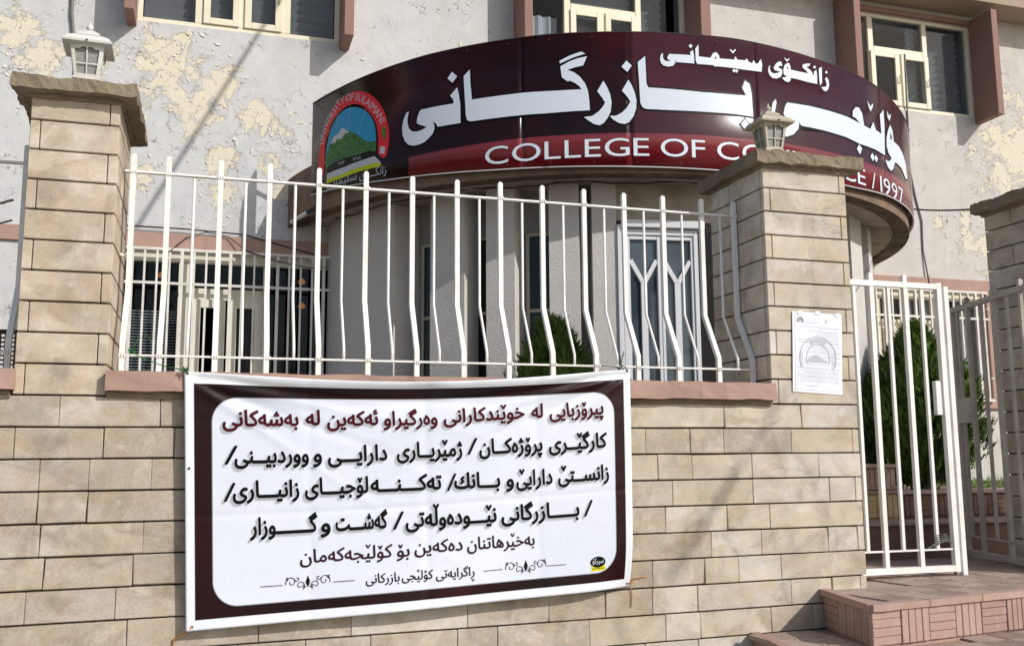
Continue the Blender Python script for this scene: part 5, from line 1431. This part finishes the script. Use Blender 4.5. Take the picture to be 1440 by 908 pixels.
# riser tiles, left return (faces -x): run from the wall to the front corner
ul = (A_ - B_).normalized(); nl = Vector((-ul.y, ul.x, 0))
Ml = Matrix(((ul.x, nl.x, 0), (ul.y, nl.y, 0), (0, 0, 1)))
for k in range(3):
    p = B_ + ul * (.02 + .1915 * k); place_tile(TV[k % 3] if k else TH_[1], (p.x, p.y, .7075), Ml)
# nosing slabs
def nosing(p0, p1, inw, z0, z1, name='nosing', parent=None, mat='tile', lab=None):
    m = MB(); d = (p1 - p0); L = d.length; d.normalize()
    m = rough_slab(0, L, -.012, inw, z0, z1, .0022, .02, random.uniform(0, 50)); nn = Vector((-d.y, d.x, 0))
    M = Matrix(((d.x, nn.x, 0, p0.x), (d.y, nn.y, 0, p0.y), (0, 0, 1, 0), (0, 0, 0, 1))); m.xf(M)
    m.v = [(x - w.x, y - w.y, z - w.z) for x, y, z in m.v]; return m.build(name, mat, steps)
for k in range(9):
    a = A_ + ux * (.383 * k + .0015); b = A_ + ux * (.383 * (k + 1) - .0015); nosing(a, b, .05, ZP - .033, ZP + random.uniform(-.001, .002))
nosing(B_ + ul * .0, A_ - ul * .012, .045, ZP - .0335, ZP - .001)
# ribbed tread tiles on the landing
def tread_mesh(along_x, w=.19, strips=6, mat='tile_tread'):
    m = MB(); g = .003
    m.box(.001, w - .001, .001, w - .001, -.02, -.006)
    for k in range(strips):
        a, b = w * k / strips + g / 2, w * (k + 1) / strips - g / 2
        z = random.uniform(-.0012, .0005)
        if along_x: m.chamfer(.0015, w - .0015, a, b, -.012, z, .0018)
        else: m.chamfer(a, b, .0015, w - .0015, -.012, z, .0018)
    return m.mesh('tread_tile', mat)
TT = [tread_mesh(True), tread_mesh(False), tread_mesh(True), tread_mesh(False)]
def tread_area(poly, z, org, dx, rows, cols, limit):
    dy = Vector((-dx.y, dx.x, 0)); M3 = Matrix(((dx.x, dy.x, 0), (dx.y, dy.y, 0), (0, 0, 1))); c = 0
    from mathutils.geometry import intersect_point_tri_2d
    for j in range(rows):
        for i in range(cols):
            if c >= limit: return
            ctr = org + dx * ((i + .5) * .1915) + dy * ((j + .5) * .1915)
            if not poly(ctr): continue
            p = org + dx * (i * .1915) + dy * (j * .1915)
            o = place_tile(TT[(i + j) % 2 + 2 * ((i * 7 + j) % 2 == 0) * 0], (p.x, p.y, z + random.uniform(-.001, .001)), M3, 'tread_tile'); c += 1
def inland(p):
    left = B_.x + (A_.x - B_.x) * (B_.y - p.y) / (B_.y - A_.y) if p.y < 4.70 else 3.60
    return p.x > left + .10 and not (p.x < 3.60 and p.y > 4.60) and p.x < 5.6 and p.y < 5.83 and not (p.x > 5.0 and 4.65 < p.y < 5.36)
tread_area(inland, ZP - .001, A_ + nx_ * .052 + Vector((.002, 0, 0)), ux, 12, 16, 190)
m = MB(); m.v += [tuple(Vector((p.x, p.y, ZP - .010)) - w) for p in ring]; m.face(list(range(n))); m.build('tread_bed', 'tile_tread', steps)
# lower step
D_ = Vector((2.765, YF, 0)); E_ = Vector((2.52, 3.3, 0)); Z1 = .700
m = MB(); ring2 = [E_, Vector((7, 3.5, 0)), Vector((7, 4.9, 0)), Vector((3.25, 4.695, 0)), D_ + Vector((0, -.004, 0))]; n2 = len(ring2)
m.v += [tuple(Vector((p.x, p.y, 0)) - w) for p in ring2] + [tuple(Vector((p.x, p.y, Z1 - .012)) - w) for p in ring2]
m.face(list(range(n2))); m.face([n2 + k for k in range(n2)])
for k in range(n2): m.face((k, (k + 1) % n2, n2 + (k + 1) % n2, n2 + k))
m.build('lower_step_core', 'tile', steps)
ue = (D_ - E_).normalized(); du = Vector((ue.y, -ue.x, 0))
def low(p):
    q_ = p - E_; s1 = q_.dot(du)
    front = A_.y + .16 * (p.x - A_.x) if p.x > 3.067 else 9
    lx = B_.x + (A_.x - B_.x) * (B_.y - p.y) / (B_.y - A_.y)
    return s1 > .02 and p.y < 4.68 and not (p.x > lx - .02 and p.y > front - .02) and p.x < 4.9
tread_area(low, Z1, E_ + Vector((.02, 0, 0)), Vector((1, .02, 0)).normalized(), 8, 13, 90)
nosing(D_, E_, .04, Z1 - .035, Z1 + .001)
# upper step and planter wall beyond the gate
m = MB(); m.v = []; m.chamfer(3.55, 8.5, 5.90, 6.62, .6, 1.128, .004); m.v = [(x - w.x, y - w.y, z - w.z) for x, y, z in m.v]; m.build('upper_step', 'tile_shaded', steps)
m = MB(); m.chamfer(3.55, 8.5, 5.875, 6.2, 1.130, 1.150, .004); m.v = [(x - w.x, y - w.y, z - w.z) for x, y, z in m.v]; m.build('upper_nosing', 'tile_tread', steps)
pw = thing('planter_wall', 'low red tiled planter wall with a pale coping under the right bush', 'planter', loc=(5.5, 6.6, 1.13))
TSV = [tile_mesh(True, mat='tile_shaded'), tile_mesh(False, mat='tile_shaded')]
m = MB(); m.box(3.55, 8.5, 6.615, 6.9, 1.12, 1.315); part(m, 'wall_body', 'tile_shaded', pw)
m = MB(); m.chamfer(3.55, 8.5, 6.575, 6.92, 1.317, 1.345, .006); part(m, 'coping', 'tile_tread', pw)
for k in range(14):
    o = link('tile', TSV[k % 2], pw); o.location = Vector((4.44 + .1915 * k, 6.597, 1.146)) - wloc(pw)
pb = thing('planter_block', 'small sunlit tiled block at the left end of the planter by the gate', 'planter block', loc=(5.0, 6.5, 1.13))
m = MB(); m.box(4.75, 5.135, 6.48, 6.72, 1.13, 1.33); part(m, 'block_base', 'tile_yellow', pb); m = MB(); m.box(4.75, 5.125, 6.49, 6.71, 1.358, 1.53); part(m, 'block_top', 'tile', pb)
m = MB(); m.chamfer(4.73, 5.15, 6.455, 6.74, 1.53, 1.56, .004); part(m, 'slab', 'tile', pb); m = MB(); m.chamfer(4.73, 5.15, 6.455, 6.74, 1.332, 1.356, .004); part(m, 'slab', 'tile_tread', pb)
for k in range(2):
    o = link('tile', TV[k], pb); o.location = Vector((4.75 + .1915 * k - .005, 6.468, 1.362)) - wloc(pb)
    o = link('tile', TH_[k], pb); o.location = Vector((4.75 + .1915 * k - .005, 6.460, 1.150)) - wloc(pb); o.data = tile_mesh(k == 1, mat='tile_yellow')

random.seed(52); gr = MB()
for k in range(520):
    if random.random() < .55: p = A_ + ux * random.uniform(0, 1.9) + nx_ * random.uniform(.02, .9) ** 1.0; z = ZP
    else: p = E_ + Vector((random.uniform(.1, 1.9), random.uniform(.5, 1.35), 0)); z = Z1
    if z == ZP and not inland(p): continue
    if z == Z1 and not low(p): continue
    r_ = random.uniform(.0015, .006); b = len(gr.v); a0 = random.uniform(0, 6.28)
    gr.v += [(p.x + r_ * math.cos(a0 + q * 2.1) * random.uniform(.6, 1.2), p.y + r_ * math.sin(a0 + q * 2.1) * random.uniform(.6, 1.2), z) for q in range(3)] + [(p.x, p.y, z + r_ * random.uniform(.4, .9))]
    gr.face((b, b + 1, b + 3)); gr.face((b + 1, b + 2, b + 3)); gr.face((b + 2, b, b + 3))
tag(gr.build('grit', 'soil'), kind='stuff')
# ------------------------------------------------------------------ clipped thuja bushes
def bush(label, cx, cy, z0, h, r, count, peaks, seed):
    random.seed(seed)
    t = thing('thuja_bush', label, 'bush', loc=(cx, cy, z0))
    m = MB(); m.tube([(0, 0, -.05), (.01, 0, h * .35), (0, .01, h * .7)], [.035, .028, .012], 8); m.build('stem', 'bark', t, True)
    V, Fc, T = [], [], []
    for k in range(count // 9):
        a = random.uniform(0, 2 * math.pi); zt_ = random.random() ** .85
        prof = (math.sin(math.pi * min(1, (zt_ * .86 + .10))) ** .62) * (1 if zt_ < .5 else 1 - ((zt_ - .5) / .5) ** 1.8 * .80)
        lump = 1 + .26 * noise.noise(Vector((math.cos(a) * 2.2, math.sin(a) * 2.2, zt_ * h * 2.4 + seed * 3))) + .14 * noise.noise(Vector((math.cos(a) * 6, math.sin(a) * 6, zt_ * h * 7)))
        depth = .35 + .62 * random.random() ** .4
        rr = r * prof * lump * depth
        base = Vector((rr * math.cos(a), rr * math.sin(a), zt_ * h))
        if peaks and zt_ > .70: base.z += peaks * max(0, noise.noise(Vector((base.x * 9, base.y * 9, seed * 1.3)))) * .6
        out = Vector((math.cos(a), math.sin(a), 0))
        d = (Vector((0, 0, 1)) * random.uniform(.7, 1.3) + out * random.uniform(.15, .75) + Vector((random.uniform(-.35, .35), random.uniform(-.35, .35), 0))).normalized()
        fan = d.cross(out + Vector((random.uniform(-.6, .6), random.uniform(-.6, .6), 0))).normalized()          # a flat fan-shaped spray
        L = random.uniform(.07, .14); clump = noise.noise(Vector((base.x * 7, base.y * 7, base.z * 5 + seed)))
        tn = max(0, min(1, .30 + (.22 if peaks else 0) + .50 * clump + (depth - .75) * .9 + random.uniform(-.15, .2)))
        for q in range(9):
            t_ = .15 + .85 * q / 8; sd = (1 if q % 2 else -1) * (1 - t_ * .75)
            p0 = base + d * L * t_ * .8; dd = (d + fan * sd * .9 + Vector((random.uniform(-.15, .15), random.uniform(-.15, .15), 0))).normalized()
            l2 = L * random.uniform(.28, .45); w2 = dd.cross(fan.cross(d) + Vector((random.uniform(-.5, .5),) * 3)).normalized() * random.uniform(.0035, .0065)
            b = len(V); V += [p0 - w2 * .6, p0 + w2 * .6, p0 + dd * l2 * .55 + w2, p0 + dd * l2, p0 + dd * l2 * .55 - w2]; Fc.append((b, b + 1, b + 2, b + 3, b + 4)); T += [max(0, min(1, tn + random.uniform(-.08, .08)))] * 5
    me = bpy.data.meshes.new('foliage'); me.from_pydata([tuple(v) for v in V], [], Fc); me.materials.append(MAT['leaf'])
    at = me.attributes.new('tint', 'FLOAT', 'POINT'); at.data.foreach_set('value', T); me.update()
    o = link('foliage', me, t)
    # inner core so that the middle stays dense
    return t
bush('tall dark green rounded thuja bush behind the white gate leaf', 5.93, 7.12, 1.34, 1.36, .54, 58000, 0, 3)
bush('small bright green thuja bush behind the railing under the round sign', 2.26, 6.35, 1.34, 1.16, .36, 30000, .30, 8)
def shade_tree(cx, cy, hz, zc, r):
    random.seed(77); t = thing('shade_tree', 'unseen leafy tree, added right of the entrance steps to shade the landing and planter', 'tree', loc=(cx, cy, 0))
    m = MB(); m.tube([(0, 0, 0), (.05, .02, hz * .5), (0, 0, hz), (.1, 0, zc)], [.13, .11, .09, .04], 10)
    for k in range(9):
        a = k * .7; m.tube([(0, 0, hz * (.8 + .03 * k)), (.5 * r * math.cos(a), .5 * r * math.sin(a), zc), (.85 * r * math.cos(a), .85 * r * math.sin(a), zc + .3 * r)], [.05, .03, .01], 6)
    m.build('trunk', 'bark', t, True)
    V, Fc, T = [], [], []
    for k in range(14000):
        d = Vector((random.gauss(0, 1), random.gauss(0, 1), random.gauss(0, .9))).normalized() * r * random.random() ** .4
        d *= 1 + .25 * noise.noise(d * 1.5); p = Vector((0, 0, zc)) + d
        u = Vector((random.uniform(-1, 1), random.uniform(-1, 1), random.uniform(-1, 1))).normalized(); w2 = u.orthogonal().normalized(); L = random.uniform(.05, .09)
        b = len(V); V += [p, p + u * L * .5 + w2 * L * .3, p + u * L, p + u * L * .5 - w2 * L * .3]; Fc.append((b, b + 1, b + 2, b + 3)); T += [random.random()] * 4
    me = bpy.data.meshes.new('crown'); me.from_pydata([tuple(v) for v in V], [], Fc); me.materials.append(MAT['leaf']); at = me.attributes.new('tint', 'FLOAT', 'POINT'); at.data.foreach_set('value', T); link('crown', me, t)
shade_tree(8.75, 1.6, 2.5, 4.7, 1.2)  # unseen tree, its crown placed to shade the landing and planter
random.seed(31)
wd_ = MB()
for k in range(420):
    x = random.choice((random.uniform(5.3, 7.4), random.uniform(7.2, 8.6))); y = random.uniform(6.95, 7.3) if x < 7.2 else random.uniform(8.5, 8.95); z = ZY + .0
    d = Vector((random.uniform(-1, 1), random.uniform(-1, .6), random.uniform(.6, 1.4))).normalized(); L = random.uniform(.04, .12); sdv = d.cross(Vector((0, 1, 0.2))).normalized() * .008
    b = len(wd_.v); p = Vector((x, y, z)); wd_.v += [tuple(p - sdv), tuple(p + sdv), tuple(p + d * L)]; wd_.face((b, b + 1, b + 2))
me = wd_.mesh('weeds', 'leaf', fix=False); at = me.attributes.new('tint', 'FLOAT', 'POINT'); at.data.foreach_set('value', [random.random() for _ in me.vertices])
tag(link('weeds', me), kind='stuff')

# ------------------------------------------------------------------ cables, tube lamp, paint chips
def sagged(a, b, sag, n=14):
    a, b = Vector(a), Vector(b); return [tuple(a + (b - a) * k / n + Vector((0, 0, -sag * 4 * (k / n) * (1 - k / n)))) for k in range(n + 1)]
cord('wall_cable', 'thin grey cable running down the wall right of the round sign', [(7.62, YB - .012, 6.3), (7.60, YB - .012, 5.4), (7.58, YB - .015, 4.9), (7.64, YB - .012, 4.55), (7.70, YB - .014, 4.30), (7.69, YB - .012, 3.95), (7.73, YB - .035, 3.52)], .009, 'cable_grey', 'cable')
cord('wall_cable', 'dark cable strung from the round sign to the right pillar', sagged((7.20, YB - .25, 4.36), (5.25, 4.98, 3.30), .05), .008, 'cable', 'cable')
cord('wall_cable', 'grey pipe-like cable running down the wall behind the left lantern', [(-1.335, YB - .015, 6.6), (-1.33, YB - .02, 5.6), (-1.27, YB - .015, 5.1), (-1.25, YB - .015, 3.0)], .016, 'cable_grey', 'cable')
cord('wall_cable', 'black cable looping over the pink band above the left window', [(-.9, YB - .04, 3.68), (-.3, YB - .04, 3.68), (.22, YB - .04, 3.66), (.6, YB - .03, 3.57), (.9, YB - .035, 3.50)], .007, 'cable', 'cable')
cord('wall_cable', 'thin black wire arching across the left window grille', [(-.42, YB - .09, 3.45), (-.28, YB - .05, 3.60), (-.12, YB - .05, 3.66), (.08, YB - .05, 3.63), (.24, YB - .09, 3.50), (.50, YB - .10, 3.42), (.80, YB - .10, 3.37), (1.1, YB - .10, 3.40), (1.35, YB - .3, 3.62)], .005, 'cable', 'cable')
random.seed(9)
pts = []
for k in range(46):
    d = -70 + 75 * k / 45; pts.append((CX + 3.05 * math.sin(R(d)), CY - 3.05 * math.cos(R(d)), 3.80 - .03 * abs(math.sin(k * .33)) - .004 * (k % 3)))
cord('porch_cable', 'brown cable clipped along the underside of the round canopy', pts, .006, 'cable', 'cable')
tl = thing('tube_lamp', 'small white tube under the left end of the round canopy', 'lamp', loc=(.66, 8.4, 3.74))
m = MB(); m.tube([(.60, 8.55, 3.70), (.73, 8.42, 3.77)], .017, 10); part(m, 'tube', 'white_plastic', tl, True); m = MB(); m.tube([(.73, 8.42, 3.77), (.80, 8.36, 3.80)], .022, 10); part(m, 'holder', 'cable', tl, True)
cord('service_cable', 'thick overhead street cable, the one that throws a slanting shadow on the building',
     [tuple(Vector((.298, 9, 5.635)) + (Vector((.298, 9, 5.635)) - Vector((-.632, 9, 3.81))) * 1.2 - SUN_DIR * 5.4), tuple(Vector((-.70, 9, 3.68)) - SUN_DIR * 5.0)], .021, 'cable', 'cable')
_a, _b = Vector((3.05, 4.7, 1.98)), Vector((2.30, 4.7, 1.0))
cord('service_cable', 'second overhead street cable, its faint shadow slants across the wall right of the banner', [tuple(_a - SUN_DIR * 9.0), tuple(_b - SUN_DIR * 8.6)], .018, 'cable', 'cable')
# warm glows standing in for orange lamp reflections on the left window
MAT['reflection_glow'] = plain('warm_reflection_glow', lin(255, 190, 120), 0.5)
_n = MAT['reflection_glow'].node_tree.nodes['Principled BSDF']; _n.inputs['Emission Color'].default_value = lin(255, 150, 70); _n.inputs['Emission Strength'].default_value = 0.35
for lx, lz, lab in ((.78, 3.34, 'warm lamp reflection at the top of the left ground floor window, right pane, built as a glow behind it'), (.785, 3.10, 'lower warm lamp reflection on the right pane of the left window, built as a glow behind it'), (-.50, 3.34, 'dim orange lamp reflection on the leftmost pane of the left ground floor window, built as a glow behind it')):
    lt_ = thing('lamp_reflection', lab, 'lamp', 'lamp reflections in the left ground floor window', (lx, 9.45, lz)); m = MB(); nn_ = 12
    for j_, (r_, z_) in enumerate(((.015, .03), (.028, .015), (.036, -.005), (.030, -.02))): m.v += [(r_ * math.cos(6.2832 * k / nn_), r_ * math.sin(6.2832 * k / nn_), z_) for k in range(nn_)]
    for j_ in range(3):
        for k in range(nn_): m.face((j_ * nn_ + k, j_ * nn_ + (k + 1) % nn_, (j_ + 1) * nn_ + (k + 1) % nn_, (j_ + 1) * nn_ + k))
    m.face([3 * nn_ + k for k in range(nn_)]); m.build('reflection_body', 'reflection_glow', lt_, True); m = MB(); m.tube([(0, 0, .03), (0, 0, .20)], .004, 5); m.build('reflection_stem', 'cable', lt_)

# curled chips of paint standing off the wall around the bare patches
random.seed(44); fl = MB()
cnt = 0
while cnt < 620:
    if random.random() < .8:
        bx, bz, br = random.choice(BLOBS); a = random.uniform(0, 6.28); rr = br * random.uniform(.45, 1.5); x, z = bx + rr * math.cos(a), bz + rr * math.sin(a)
    else: x, z = random.choice((random.uniform(-2.2, 2.6), random.uniform(7.0, 10))), random.uniform(3.7, 6.4)
    cnt += 1
    if any(a - .1 < x < b + .1 and s0 - .03 < z < s1 + .1 for (a, b, s0, s1) in [(w_[0], w_[1], ZS, ZH) for w_ in UW] + [(w_[0], w_[1], GS - .15, GH + .15) for w_ in GW]): continue
    L = random.uniform(.008, .026); W_2 = L * random.uniform(.5, 1.6); an = random.gauss(3.14, 1.1); lift = L * random.uniform(.15, .4)
    ca_, sa_ = math.cos(an), math.sin(an)
    P = lambda u, v, o: (x + u * ca_ - v * sa_, YB - .001 - o, z + u * sa_ + v * ca_)
    b = len(fl.v); fl.v += [P(-W_2, 0, 0), P(W_2, 0, 0), P(W_2 * .8, L * .5, lift * .35), P(-W_2 * .7, L * .55, lift * .35), P(W_2 * .3, L, lift), P(-W_2 * .5, L * .9, lift)]
    fl.face((b, b + 1, b + 2, b + 3)); fl.face((b + 3, b + 2, b + 4, b + 5))
tag(part(fl, 'paint_chips', 'flake', bld, fix=False), kind='stuff')
